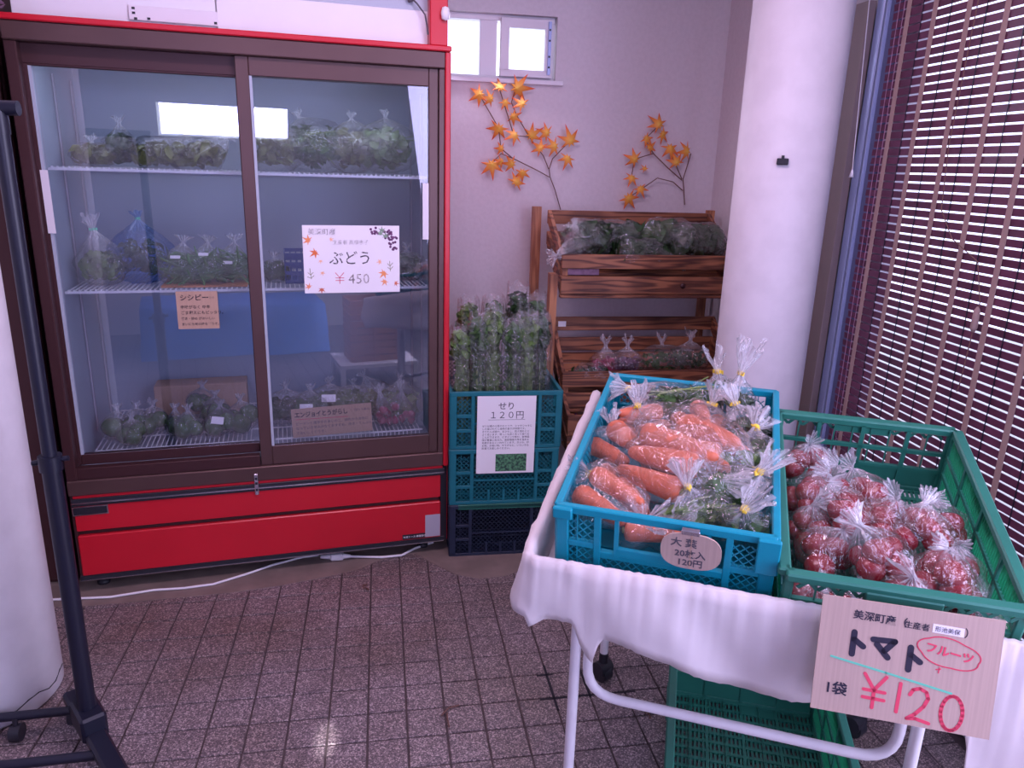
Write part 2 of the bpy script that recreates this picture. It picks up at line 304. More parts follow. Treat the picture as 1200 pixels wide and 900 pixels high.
# ------------------------------------------------------------------ room shell
RX, LX, NY, SY, CZ = 1.45, -1.75, 3.25, -1.6, 2.5
f = MB(); f.box(LX-.1, RX+.1, SY-.1, NY+.1, -.12, -.004)
floor = struct(f.build('floor', M['grout']))
floor['label'] = 'speckled pinkish grey terrazzo tile floor with dark joints'
tm = MB(); P = .0985; g = .0026; tm.box(-P/2+g, P/2-g, -P/2+g, P/2-g, -.006, 0, ch=.0014); tile_me = tm.mesh('tile', M['tile'])
tiles = []
for i in range(-17, 17):
    for j in range(-32, 17):
        x = -.155+P*(i+.5); y = 1.569+P*(j+.5)
        if LX < x-P/2 and x+P/2 < RX and SY < y-P/2 and y+P/2 < NY: tiles.append((x, y))
inv = cam.matrix_world.inverted()
def inview(x, y):
    p = inv @ Vector((x, y, 0)); 
    if p.z > -.1: return False
    u = 600+882.2*p.x/-p.z; v = 450-882.2*p.y/-p.z
    if not (20 < u < 1190 and 600 < v < 945): return False
    if y > 2.56 or (x < -.2 and y > 2.5) : return False
    if u > 790 and u < 990: return False
    if u > 640 and v < 700: return False
    return True
near = sorted([t for t in tiles if inview(*t)], key=lambda t: t[0]**2+t[1]**2)[:300]; ns = set(near)
for (x, y) in near: put('tile', tile_me, floor, Matrix.Translation((x, y, random.uniform(-.0006, .0004))))
rest = MB()
for (x, y) in tiles:
    if (x, y) not in ns: rest.box(x-P/2+g, x+P/2-g, y-P/2+g, y+P/2-g, -.006, 0)
rest.build('tile_field', M['tile'], floor, kind='stuff')
# smooth cement screed in front of the fridge and of the crate stack
def slab(name, outline, z0, z1, mt, parent):
    b = MB(); b.poly(outline, z1-z0, Matrix.Translation((0, 0, z0))); return b.build(name, mt, parent)
slab('cement_patch', [(-1.2, 2.30), (-.95, 2.27), (-.7, 2.285), (-.5, 2.30), (-.35, 2.325), (-.22, 2.36), (-.1, 2.40), (-.04, 2.45), (.04, 2.49), (.1, 2.49), (.1, 2.6), (-1.2, 2.6)], -.003, .0016, M['cement'], floor)
slab('cement_patch', [(.1, 2.49), (.17, 2.40), (.23, 2.33), (.31, 2.29), (.41, 2.30), (.48, 2.34), (.5, 2.40), (.62, 2.42), (.75, 2.45), (.75, 2.6), (.1, 2.6)], -.003, .0020, M['cement'], floor)
jb = MB()
for (x0, y0, x1, y1) in ((.436, 1.62, .436, 1.80), (.535, 1.66, .535, 1.78), (.40, 1.662, .66, 1.662), (.41, 1.76, .45, 1.76)):
    jb.box(min(x0, x1)-.003, max(x0, x1)+.003, min(y0, y1)-.003, max(y0, y1)+.003, -.002, .0008)
jb.build('blackened_joint', M['stain'], floor)
# dry straw scraps
for k, (x, y, an, lab) in enumerate(((.13, 1.63, .5, 'dry brown stalk scrap lying on tiles in the middle of the floor'), (-.08, 2.27, .9, 'short bent brown twig scrap on tiles in front of the red fridge'), (.66, 1.57, .3, 'dark curled leaf scrap on tiles between wagon leg and green crate'))):
    b = MB(); L_ = .06 if k == 0 else .025
    b.tube([(0, 0, .004), (L_*.5, .012, .005), (L_, .006, .004)], .0022, 5); b.tube([(L_*.3, 0, .004), (L_*.1, -.02, .004), (-L_*.1, -.045*L_/.06, .004)], .002, 5)
    o = b.build('plant_scrap', M['twig']); o.location = (x, y, 0); o.rotation_euler.z = an; tag(o, lab, 'plant scrap')

WX0, WX1, WZ0, WZ1 = .235, .715, 1.715, 1.955
b = MB(); b.box(LX-.1, WX0, NY, NY+.12, 0, CZ); b.box(WX1, RX+.1, NY, NY+.12, 0, CZ); b.box(WX0, WX1, NY, NY+.12, 0, WZ0); b.box(WX0, WX1, NY, NY+.12, WZ1, CZ)
struct(b.build('wall_back', M['plaster']))
b = MB(); b.box(LX-.1, LX, SY, NY, 0, CZ); struct(b.build('wall_left', M['plaster']))
b = MB(); b.box(RX, RX+.1, 2.20, NY, 0, CZ); b.box(RX, RX+.1, -.65, 2.20, 2.32, CZ); b.box(RX, RX+.1, SY, -.65, 0, CZ); b.box(RX, RX+.1, .85, 2.20, 0, .10)
struct(b.build('wall_right', M['plaster']))
b = MB(); b.box(LX-.1, -.65, SY-.1, SY, 0, CZ); b.box(.30, RX+.1, SY-.1, SY, 0, CZ); b.box(-.65, .30, SY-.1, SY, 1.76, CZ); b.box(-.65, .30, SY-.1, SY, 0, 1.52); struct(b.build('wall_front', M['plaster']))
b = MB(); b.box(LX-.1, RX+.1, SY-.1, NY+.12, CZ, CZ+.1); struct(b.build('ceiling', M['ceiling']))
b = MB(); b.box(RX+.1, 6, -6, 9, -.2, -.08); struct(b.build('ground_outside', M['concrete']))

# high window on the back wall
w1 = MB()
w1.box(WX0, WX1+.03, NY-.022, NY+.02, WZ0-.02, WZ0-.002, ch=.002)
win = struct(w1.build('window_1', M['white']))
win['label'] = 'small white two-pane window high on the back wall'
b = MB()
b.box(WX0+.01, WX1-.004, NY+.03, NY+.09, WZ1-.022, WZ1, ch=.002); b.box(WX0, WX1, NY+.03, NY+.09, WZ0-.002, WZ0+.012, ch=.002)
b.box(WX0, WX0+.012, NY+.03, NY+.09, WZ0, WZ1); b.box(WX1-.02, WX1, NY+.04, NY+.09, WZ0, WZ1); b.box(.405, .475, NY+.035, NY+.08, WZ0+.01, WZ1-.02, ch=.003)
b.build('window_frame', M['white'], win)
b = MB()
for q in ((.485, .700, WZ0+.008, WZ0+.036), (.485, .700, WZ1-.048, WZ1-.012), (.485, .520, WZ0+.03, WZ1-.045), (.668, .700, WZ0+.03, WZ1-.045)): b.box(q[0], q[1], NY+.0, NY+.03, q[2], q[3], ch=.002)
b.build('sash', M['white'], win)
b = MB(); b.box(.678, .690, NY-.010, NY, WZ0+.02, WZ1-.02, ch=.001); sr = b.build('stay_rail', M['alu'], win)
for z in (1.76, 1.80, 1.86, 1.90): boxo('notch', M['black'], sr, .680, .687, NY-.012, NY-.009, z, z+.007)
boxo('glass_pane', M['glass'], win, .247, .405, NY+.06, NY+.064, WZ0+.01, WZ1-.02); boxo('glass_pane', M['glass'], win, .52, .668, NY+.014, NY+.018, WZ0+.036, WZ1-.048)

# round concrete columns
def column(cx, cy, r, z1, label, base_crack=False):
    b = MB(); b.lathe([(0, 0), (r-.01, 0), (r, .012), (r, z1), (0, z1)], 48)
    o = b.build('column', M['pillar']); o.location = (cx, cy, 0); o['kind'] = 'structure'; o['label'] = label; return o
c1 = column(1.20, 2.20, .14, CZ, 'round white painted column between the rack and the blind')
c2 = column(-1.035, 1.865, .172, CZ, 'round white column at the left edge beside the fridge')
b = MB()
for k in range(9):
    a = R(-75+k*10); p = Vector((.1725*math.cos(a), .1725*math.sin(a), .045+.008*math.sin(k*1.7))); a2 = R(-75+(k+1)*10); q = Vector((.1725*math.cos(a2), .1725*math.sin(a2), .045+.008*math.sin((k+1)*1.7)))
    b.bar(p, q, .002, .0022)
b.build('base_crack', M['stain'], c2)
dv = Vector((1.205, 2.245, 0)); 
cl = MB(); cl.box(-.016, .016, -.006, .004, 0, .018, ch=.002); cl.box(-.004, .004, -.007, .0, .016, .026)
clip = cl.build('black_clip', M['black']); clip.location = (1.128, 2.0755, 1.398); clip.rotation_euler.z = R(-30); tag(clip, 'small black clip stuck on the white round column', 'clip')

# ------------------------------------------------------------------ window on the right with the bamboo blind
win2 = MB(); win2.box(1.43, 1.50, 2.165, 2.20, .10, 2.32, ch=.003); win2 = struct(win2.build('window_2', M['alu'])); win2['label'] = 'tall shop window behind the bamboo blind'
boxo('window_frame', M['alu2'], win2, 1.415, 1.50, 2.065, 2.112, .10, 2.32, ch=.003); boxo('window_frame', M['navy'], win2, 1.445, 1.50, 2.112, 2.165, .10, 2.32)
boxo('window_frame', M['alu'], win2, 1.407, 1.42, 2.112, 2.118, .10, 2.32)
boxo('window_frame', M['alu2'], win2, 1.43, 1.50, .85, 2.07, .10, .16); boxo('window_frame', M['alu2'], win2, 1.43, 1.50, .85, 2.07, 2.26, 2.32); boxo('window_frame', M['alu2'], win2, 1.43, 1.50, .85, .91, .16, 2.26)
boxo('window_frame', M['greyp'], win2, 1.425, 1.455, 1.985, 2.065, .16, 2.26)
boxo('glass_pane', M['glass'], win2, 1.475, 1.481, .91, 2.07, .16, 2.26)
bd = boxo('leaning_board', M['board'], None, 1.405, 1.43, 2.202, 2.34, .0, 1.865, ch=.001); tag(bd, 'narrow tall beige board standing between round column and window frame', 'board')
b = MB(); b.tube([(1.40, 2.195, 2.3), (1.385, 2.17, 1.85), (1.383, 2.128, 1.39)], .0013, 5); pc = b.build('pull_cord', M['paper'])
b = MB(); b.lathe([(0.001, .0), (.003, -.002), (.0075, -.022), (0, -.022)], 8, Matrix.Translation((1.383, 2.128, 1.392))); b.build('cord_bell', M['white'], pc)
tag(pc, 'thin white pull cord with small bell hanging by window frame', 'cord')
BX = 1.392
bt = thing('bamboo_blind', 'dark red bamboo slat roller blind hanging over the tall right window', 'blind', (BX, 2.055, 0), R(-1.5))
BL = 1.16; pitch = .0222
sm = MB(); sm.box(-.0012, .0012, -BL, 0, -.0086, .0086); slat_me = sm.mesh('slat', M['slat'])
for k in range(96): put('slat', slat_me, bt, Matrix.Translation((random.uniform(-.0008, .0008), random.uniform(-.003, .003), .13+k*pitch)) @ Matrix.Rotation(R(random.uniform(-7, 7)), 4, 'Y'))
for y in (.066, .175, .30, .425, .55, .675, .80, .925, 1.05):
    b = MB(); b.box(-.0042, -.0026, -y-.0085, -y+.0085, .12, 2.27); b.build('ladder_tape', M['tape'], bt)
    for dy in (-.052, ):
        b = MB(); b.box(-.0035, -.0024, -y+dy-.0012-.007, -y+dy+.0012-.007, .12, 2.27); b.build('cord', M['navy'], bt)
for y in (.022, .044):
    b = MB(); b.box(-.0035, -.0024, -y-.0008, -y+.0008, .12, 2.27); b.build('cord', M['pink'], bt)
boxo('headrail', M['slat'], bt, -.015, .015, -BL, 0, 2.26, 2.3); boxo('bottom_rail', M['slat'], bt, -.008, .008, -BL, 0, .095, .12)
b = MB(); b.tube([(-.014, -.335, 2.27), (-.014, -.345, 1.9), (-.014, -.33, 1.45), (-.014, -.345, 1.30), (-.014, -.40, 1.235), (-.014, -.50, 1.19), (-.013, -.53, 1.10), (-.014, -.52, .9), (-.014, -.515, .88)], .0013, 5)
lc = b.build('lift_cord', M['twig'], bt); b = MB(); b.lathe([(.002, 0), (.007, -.01), (.008, -.05), (.004, -.06), (0, -.06)], 10, Matrix.Translation((-.014, -.528, 1.09))); b.build('tassel', M['tape'], lc)

# ------------------------------------------------------------------ red glass-door display fridge
FM = Matrix.Translation((-.9735, 2.347, 0)) @ Matrix.Rotation(R(7.15), 4, 'Z')
fr = thing('display_fridge', 'red and brown sliding glass door display refrigerator against the back wall', 'fridge', m=FM)
def fb(name, mt, *a, ch=.0015, parent=None): return boxo(name, M[mt], parent or fr, *a, ch=ch)
W = 1.2; D = .62
fb('side_panel', 'brown2', 0, .012, .0, D, .05, 1.70); fb('side_panel', 'red', W-.012, W, .0, D, .05, 1.70); fb('back_panel', 'brown2', .012, W-.012, D-.02, D, .05, 1.70); fb('top_panel', 'brown2', .012, W-.012, .01, D-.02, 1.685, 1.70)
fb('machine_housing', 'brown2', .012, W-.012, .03, D-.02, .05, .38)
b = MB(); b.box(.02, .03, .07, D-.03, .39, 1.66); b.box(W-.035, W-.025, .07, D-.03, .39, 1.66); b.box(.03, W-.035, D-.04, D-.03, .39, 1.66); b.box(.03, W-.035, .07, D-.04, 1.65, 1.66); b.box(.03, W-.035, .07, D-.04, .39, .40); b.build('inner_liner', M['liner'], fr)
for y in (.09, .30, .52): 
    for x in (.032, W-.041): fb('shelf_standard', 'greyp', x, x+.005, y, y+.014, .45, 1.6, ch=0)
fb('top_trim', 'red', 0, W, -.022, .01, 1.700, 1.716, ch=.003)
fb('upper_track', 'brown', 0, W-.018, -.014, .05, 1.652, 1.700, ch=.003); fb('track_recess', 'brown2', .02, W-.03, .03, .06, 1.60, 1.652)
fb('jamb', 'brown2', 0, .030, -.006, .06, .36, 1.652, ch=.003); fb('jamb', 'brown', W-.036, W-.018, -.006, .06, .36, 1.652, ch=.002)
fb('corner_trim', 'red', W-.018, W, -.014, .01, .345, 1.700, ch=.003); fb('lower_track', 'brown', .0, W-.018, -.010, .06, .345, .395, ch=.003)
fb('lower_track_lip', 'brown2', .02, .57, .0, .03, .395, .432)
fb('bottom_trim', 'red', 0.01, W-.018, -.004, .03, .334, .345); fb('grip_rail', 'black', .005, W-.012, -.008, .03, .309, .334); fb('chrome_strip', 'chrome', .005, W-.014, -.0105, -.007, .318, .3225, ch=0)
fb('upper_panel', 'red', .008, W-.026, -.003, .03, .222, .309, ch=.002); fb('panel_groove', 'brown2', .008, W-.03, .008, .03, .206, .222); fb('lower_panel', 'red', .008, W-.026, -.006, .03, .066, .206, ch=.003)
fb('base_rail', 'black', 0, W-.012, -.004, .04, .046, .066); fb('chrome_strip', 'chrome', .0, W-.014, -.0065, -.003, .048, .051, ch=0); fb('side_post', 'black', W-.026, W-.002, -.001, .03, .05, .34)
for x in (.05, W-.08):
    for y in (.06, D-.08):
        b = MB(); b.lathe([(0, 0), (.02, 0), (.02, .012), (.008, .016), (.008, .052), (0, .052)], 12, Matrix.Translation((x, y, 0))); b.build('foot', M['black'], fr)
# doors
def door(s0, s1, z0, z1, y, lw, rw, tw, bw, mt, gasket_left, handle):
    d = MB()
    d.box(s0, s0+lw, y, y+.022, z0, z1, ch=.002); d.box(s1-rw, s1, y, y+.022, z0, z1, ch=.002)
    d.box(s0+lw, s1-rw, y, y+.022, z1-tw, z1, ch=.002); d.box(s0+lw, s1-rw, y, y+.022, z0, z0+bw, ch=.002)
    o = d.build('door', M[mt], fr)
    fb('glass_pane', 'fglass', s0+lw, s1-rw, y+.009, y+.013, z0+bw, z1-tw, ch=0, parent=o)
    fb('gasket', 'liner', s0+lw, s0+lw+.008, y+.002, y+.02, z0+bw, z1-tw, ch=0, parent=o)
    fb('gasket', 'chrome', s0+lw, s1-rw, y+.001, y+.006, z0+bw-.004, z0+bw, ch=0, parent=o)
    return o
dl = door(.026, .600, .432, 1.615, .032, .014, .03, .02, .034, 'brown2', True, True); dr = door(.572, W-.036, .395, 1.652, .004, .037, .03, .052, .066, 'brown', True, True)
fb('latch', 'chrome', .547, .560, -.0125, -.009, .297, .372, parent=fr)
for z in (.312, .335, .352): boxo('latch_hole', M['black'], fr, .550, .557, -.0138, -.0120, z, z+.008)
fb('maker_plate', 'chrome', .004, .106, -.0055, -.0025, .277, .307, ch=0); fb('maker_plate_face', 'black', .008, .102, -.0075, -.0052, .281, .303, ch=0)
fb('grey_sticker', 'greyp', 1.118, 1.172, -.0075, -.0055, .072, .158, ch=0); fb('dealer_plate', 'black', 1.035, 1.117, -.0075, -.0055, .071, .089, ch=0)
text('冷蔵ケース 修理受付', .0088, M['paper'], fr, 1.038, 0, m=Matrix(((1,0,0,0),(0,0,-1,-.0076),(0,1,0,.0765),(0,0,0,1))))
# fill light added inside the fridge top to brighten the interior
lt = bpy.data.lights.new('fridge_fill_light', 'AREA'); lt.shape = 'RECTANGLE'; lt.size = 1.0; lt.size_y = .04; lt.energy = 1.6; lt.color = (.80, .84, 1.0)
lo = bpy.data.objects.new('fridge_fill_light', lt); COL.objects.link(lo); lo.parent = fr; lo.location = (.6, .10, 1.63); lo.rotation_euler = (R(22), 0, 0)
# wire shelves
def wire_shelf(z, y0, y1, name):
    s = MB(); s.box(.035, W-.04, y0, y0+.006, z-.006, z+.001); s.box(.035, W-.04, y1-.006, y1, z-.006, z)
    for k in range(74):
        x = .045+k*.0151; s.box(x-.0016, x+.0016, y0, y1, z, z+.003); s.box(x-.0022, x+.0022, y0-.002, y0+.002, z-.002, z+.006)
    return s.build(name, M['wire'], fr)
wire_shelf(1.327, .12, .56, 'wire_shelf'); wire_shelf(.963, .12, .56, 'wire_shelf')
s = MB(); s.box(.06, .55, .115, .121, .440, .4445); s.box(.06, .55, .115, .121, .418, .421); s.box(.62, 1.13, .115, .121, .440, .4445); s.box(.62, 1.13, .115, .121, .418, .421)
for k in range(72):
    x = .062+k*.0149
    if .55 < x < .62: continue
    s.box(x-.0014, x+.0014, .115, .56, .441, .444); s.box(x-.0014, x+.0014, .115, .118, .420, .441)
for y in (.25, .4, .56): s.box(.06, 1.13, y, y+.004, .437, .441)
s.build('bottom_wire_rack', M['wire'], fr)
fb('price_strip', 'lens', .036, .056, .0285, .0305, 1.147, 1.322, ch=0); fb('price_strip', 'lens', 1.113, 1.1325, .0005, .0025, 1.135, 1.312, ch=0)
# header above the fridge
fb('header_board', 'white', .02, .53, .035, .05, 1.716, 2.02); fb('header_board', 'white', .533, 1.135, .028, .05, 1.716, 1.815); fb('header_top_shaded', 'liner', .533, 1.135, .034, .05, 1.815, 2.02)  # grey of the upper board is shading put into its colour
fb('mounting_plate', 'lens', .305, .535, .026, .0345, 1.727, 1.765)
for x, z in ((.318, 1.757), (.318, 1.745), (.322, 1.731), (.355, 1.733), (.528, 1.735)): boxo('bolt', M['black'], fr, x-.004, x+.004, .0245, .0265, z-.003, z+.003)
fb('corner_bracket', 'red', 1.135, 1.19, -.01, .03, 1.716, 2.02, ch=.003)
b = MB(); b.tube([(1.085, .02, 1.845), (1.10, .01, 1.83), (1.122, .0, 1.80), (1.128, -.004, 1.765), (1.130, -.004, 1.745)], .0025, 6); b.tube([(1.075, .026, 1.842), (1.088, .02, 1.845)], .009, 8)
b.build('lamp_cable', M['ink2'], fr)
b = MB(); b.lathe([(0, 0), (.012, .002), (.014, .012), (.010, .02), (0, .022)], 12, Matrix.Translation((1.18, -.02, 1.785)) @ Matrix.Diagonal((1, .7, 1.8, 1))); b.build('white_fitting', M['white'], fr)
# white cable and connector on the floor
b = MB(); pts = [(-1.15, 2.30), (-1.042, 2.312), (-.877, 2.307), (-.755, 2.334), (-.66, 2.335), (-.573, 2.349), (-.48, 2.40), (-.397, 2.455), (-.3, 2.50), (-.16, 2.52)]
b.tube([(x, y, .0065) for x, y in pts], .004, 6); b.tube([(-.16, 2.52, .0065), (-.24, 2.49, .011), (-.195, 2.482, .011)], .004, 6)
b.tube([(-.13, 2.478, .011), (-.08, 2.475, .008), (-.02, 2.468, .0065), (.05, 2.473, .0065), (.10, 2.52, .0065), (.17, 2.56, .0065)], .0045, 6)
cb = b.build('power_cable', M['wire']); tag(cb, 'white power cable running along the floor under the red fridge', 'cable')
b = MB(); b.tube([(-.235, 2.483, .013), (-.20, 2.481, .013)], [.006, .011], 8); b.box(-.20, -.155, 2.463, 2.497, .003, .027, ch=.004); b.tube([(-.155, 2.479, .013), (-.13, 2.478, .012)], [.010, .006], 8); b.build('connector', M['wire'], cb)

# ------------------------------------------------------------------ foliage, bags
def rv(s=1.0): return Vector((random.uniform(-s, s), random.uniform(-s, s), random.uniform(-s, s)))
def leaves(b, c, rad, n, size, aspect=.55, droop=.3):
    """n curved leaves scattered in an ellipsoid (rad per axis) around c"""
    c = Vector(c)
    for _ in range(n):
        d = rv().normalized(); q = c+Vector((d.x*rad[0], d.y*rad[1], d.z*rad[2]))*random.uniform(.45, 1.0)
        t = (rv().normalized()*.8+d.cross(rv().normalized())).normalized(); nn = (d+rv(.6)).normalized(); t = (t-nn*t.dot(nn)).normalized(); s = nn.cross(t)
        L_ = size*random.uniform(.7, 1.25); wd = L_*aspect*.5; rows = []
        for k, (u, ww) in enumerate(((0, .12), (.3, .85), (.65, 1.0), (1, .1))):
            o = q+t*(u-.5)*L_-nn*droop*L_*(u-.5)**2*2
            rows.append([o-s*wd*ww+nn*wd*.35*ww, o, o+s*wd*ww+nn*wd*.35*ww])
        b.grid(rows)
def stems(b, a, c, n, spread, r=.0018):
    a = Vector(a); c = Vector(c)
    for _ in range(n):
        p = a+rv(spread*.5); q = c+rv(spread); m = (p+q)/2+rv(spread*.4); b.tube([p, m, q], [r, r*.9, r*.6], 4, cap=False)
def pods(b, c, rad, n, L_=.09, r=.004):
    c = Vector(c)
    for _ in range(n):
        q = c+Vector((random.uniform(-1, 1)*rad[0], random.uniform(-1, 1)*rad[1], random.uniform(-1, 1)*rad[2])); t = Vector((random.uniform(-1, 1), random.uniform(-.4, .4), random.uniform(-.55, .55))).normalized(); k = rv(.012)
        b.tube([q-t*L_/2, q-t*L_/4+k, q+t*L_/4+k, q+t*L_/2], [r*.3, r, r, r*.25], 5, cap=False)
def film(parent, sph, knot, tail=None, tlen=.04, flare=.022, seed=0, mt='film', fl=None, name='film', ns=54, nr=15, infl=1.0, tie='yellow', wob=.006):
    rs = random.Random(seed*7+3); C = Vector((0, 0, 0))
    for p, r in sph: C += Vector(p)
    C /= len(sph); knot = Vector(knot); ax = (knot-C); kl = ax.length; ax.normalize()
    tail = Vector(tail).normalized() if tail is not None else ax
    e1 = ax.orthogonal().normalized(); e2 = ax.cross(e1); P = []; A = []; ph = [rs.uniform(0, 6.28) for _ in range(6)]
    for i in range(nr):
        th = math.pi*(1-(i/(nr-1))*.97); row = []
        for k in range(ns):
            f = 2*math.pi*k/ns; d = ax*math.cos(th)+(e1*math.cos(f)+e2*math.sin(f))*math.sin(th)
            r = max((Vector(p)-C).dot(d)+q for p, q in sph)*infl+.003
            r += wob*noise.noise(d*3.5+Vector((seed*3.1, 0, 0)))+wob*.5*noise.noise(d*9+Vector((seed, 5, 0)))
            p = C+d*r; t = max(0, (math.cos(th)-.30)/.70); t = t*t*(3-2*t); pl = .5+.5*math.sin(f*11+ph[0]+2*math.sin(f*3+ph[1]))
            nk = knot+(e1*math.cos(f)+e2*math.sin(f))*(.0045+.003*pl)-ax*.004
            p = p.lerp(nk, t**1.3); rad = (p-(C+ax*(p-C).dot(ax))); p += rad*(.22*(pl-.5)*min(1, t*1.6+.08))
            if fl is not None and p.z < fl: p.z = fl+.0004*(k % 3)
            row.append(p); A.append(min(1, max(0, (t-.25)*1.4))*(.35+.65*pl)+.10*max(0, noise.noise(d*6+Vector((seed, 2, 9)))))
        P.append(row)
    t1 = tail.orthogonal().normalized(); t2 = tail.cross(t1)
    for j in range(1, 8):
        u = j/7; row = []
        for k in range(ns):
            f = 2*math.pi*k/ns; pl = math.sin(f*13+ph[2]+2*math.sin(f*2+ph[5]))+.6*math.sin(f*5+ph[3]+u*2); R_ = .004+flare*u**.8*(1+.24*pl*u+.55*noise.noise(Vector((math.cos(f)*1.3, math.sin(f)*1.3, seed+u*1.4))))
            p = knot+tail*(tlen*u*(1+.16*u*math.sin(f*4+ph[4])+.7*u*noise.noise(Vector((math.cos(f)*1.1, math.sin(f)*1.1, seed*2.3)))))+(t1*math.cos(f)*1.0+t2*math.sin(f)*.75)*R_
            row.append(p); A.append(.80-.25*u+.35*math.sin(f*13+ph[2]+2*math.sin(f*2+ph[5]))+.2*noise.noise(Vector((f*3, u*6, seed))))
        P.append(row)
    b = MB(); b.grid(P, closed=True); o = b.build(name, M[mt], parent, attr=A)
    if tie:
        b = MB(); b.tube([knot-ax*.003, knot+tail*.004], .0075, 8); b.box(-.012, .012, -.0015, .0015, -.004, .004, m=Matrix.Translation(knot) @ rs_rot(rs)); b.build('tie', M[tie], parent)
    return o
def rs_rot(rs): return Matrix.Rotation(rs.uniform(0, 6), 4, 'Z') @ Matrix.Rotation(rs.uniform(-1, 1), 4, 'X')
def patch(parent, c, n, up, sx, sy, mt='paper', name='price_label'):
    n = Vector(n).normalized(); x = Vector(up).cross(n).normalized(); y = n.cross(x); m = frame(c, x, y, n); b = MB(); b.box(-sx/2, sx/2, -sy/2, sy/2, 0, .0008, m=m); return b.build(name, M[mt], parent)

# tomato and carrot meshes
b = MB(); pr = []
for k in range(9):
    a = math.pi*k/8; rr = math.sin(a); pr.append((rr*(1+.0*k), -math.cos(a)*.86-(.16*math.exp(-((a-math.pi)*2.2)**2))*-1*(-1)))
b.lathe(pr, 14); tomato_me = b.mesh('tomato', M['tomato'])
def carrot_me(L_, r, name='carrot'):
    b = MB(); b.lathe([(0, 0), (r*.25, .002), (r*.46, L_*.06), (r*.66, L_*.22), (r*.84, L_*.5), (r*.93, L_*.75), (r, L_*.88), (r*.88, L_*.965), (r*.5, L_*.995), (0, L_)], 12); return b.mesh(name, M['carrot'])
carrots_me = [carrot_me(.145, .0265), carrot_me(.13, .0285), carrot_me(.155, .0245)]
b = MB(); b.lathe([(0, -.002), (.008, -.001), (.0095, .003), (.006, .006), (0, .004)], 9); crown_me = b.mesh('crown', M['crown'])

# ------------------------------------------------------------------ crates
def lattice(b, x0, x1, z0, z1, y, cell=.016, t=.0016, dy=.002):
    """diagonal mesh clipped to a rectangle in the xz plane at depth y"""
    for sg in (1, -1):
        n = int(((x1-x0)+(z1-z0))/cell)+1
        for k in range(1, n):
            c = k*cell
            if sg == 1: # x-x0 + z-z0 = c
                a = (x0+min(c, x1-x0), z0+max(0, c-(x1-x0))); d = (x0+max(0, c-(z1-z0)), z0+min(c, z1-z0))
            else:
                a = (x1-min(c, x1-x0), z0+max(0, c-(x1-x0))); d = (x1-max(0, c-(z1-z0)), z0+min(c, z1-z0))
            if abs(a[0]-d[0]) > 1e-4: b.bar((a[0], y, a[1]), (d[0], y, d[1]), dy, t, up=(0, 1, 0))
def fold_wall(L_, h, th, mt, parent, name, m, gap=False):
    """one wall of a folding crate in its own xz plane"""
    b = MB(); tr = .016
    b.box(0, L_, -.004, th, h-tr, h, ch=.002); b.box(0, L_, -.002, th, 0, .012, ch=.001)
    c = .022; b.box(0, c, -.003, th, .01, h-tr+.002, ch=.002); b.box(L_-c, L_, -.003, th, .01, h-tr+.002, ch=.002)
    a = .20*L_; zs = [.012, .068, .122, h-tr]
    for x in (a, L_-a): b.box(x-.006, x+.006, -.003, th, .01, h-tr+.002, ch=.001)
    b.box(a*.5+.0, a*.5+.002, 0, .003, .01, h-tr)
    for (x0, x1) in ((c, a), (L_-a, L_-c)):
        for z in zs[1:-1]: b.box(x0, x1, -.002, th, z-.007, z+.005, ch=.001)
        for z0, z1 in ((zs[0], zs[1]-.007), (zs[1]+.005, zs[2]-.007), (zs[2]+.005, h-tr-.012)): lattice(b, x0, x1, z0, z1, .003)
    if gap:   # hand hole band in the upper middle
        b.box(a, L_-a, -.002, th, .098, .112, ch=.001); b.box(a, L_-a, .0, th, .012, .03); lattice(b, a, L_-a, .03, .098, .003)
        xh = L_*.5; b.box(xh-.075, xh+.075, -.003, th*.6, .108, .125, ch=.001); b.box(xh-.08, xh-.073, -.003, th, .105, h-tr); b.box(xh+.073, xh+.08, -.003, th, .105, h-tr)
    else:
        lattice(b, a, L_-a, .012, h-tr, .003)
        for x in (.36, .5, .64): b.box(L_*x-.004, L_*x+.004, -.003, .004, .0, .055)
        b.box(a, L_-a, 0, th, .088, .094)
    b.v = [tuple(m @ Vector(p)) for p in b.v]
    return b.build(name, M[mt], parent)
def fold_crate(W, L_, h, mt, parent, gap=False):
    th = .009
    fold_wall(W, h, th, mt, parent, 'front_wall', Matrix(), gap)
    fold_wall(W, h, th, mt, parent, 'back_wall', Matrix.Translation((W, L_, 0)) @ Matrix.Rotation(math.pi, 4, 'Z'), gap)
    fold_wall(L_, h, th, mt, parent, 'side_wall', Matrix.Translation((0, L_, 0)) @ Matrix.Rotation(-math.pi/2, 4, 'Z'))
    fold_wall(L_, h, th, mt, parent, 'side_wall', Matrix.Translation((W, 0, 0)) @ Matrix.Rotation(math.pi/2, 4, 'Z'))
    b = MB(); b.box(.004, W-.004, .004, L_-.004, .0, .006)
    for k in range(9): b.box(.004, W-.004, .02+k*L_/9, .03+k*L_/9, .006, .010)
    b.build('bottom', M[mt], parent)
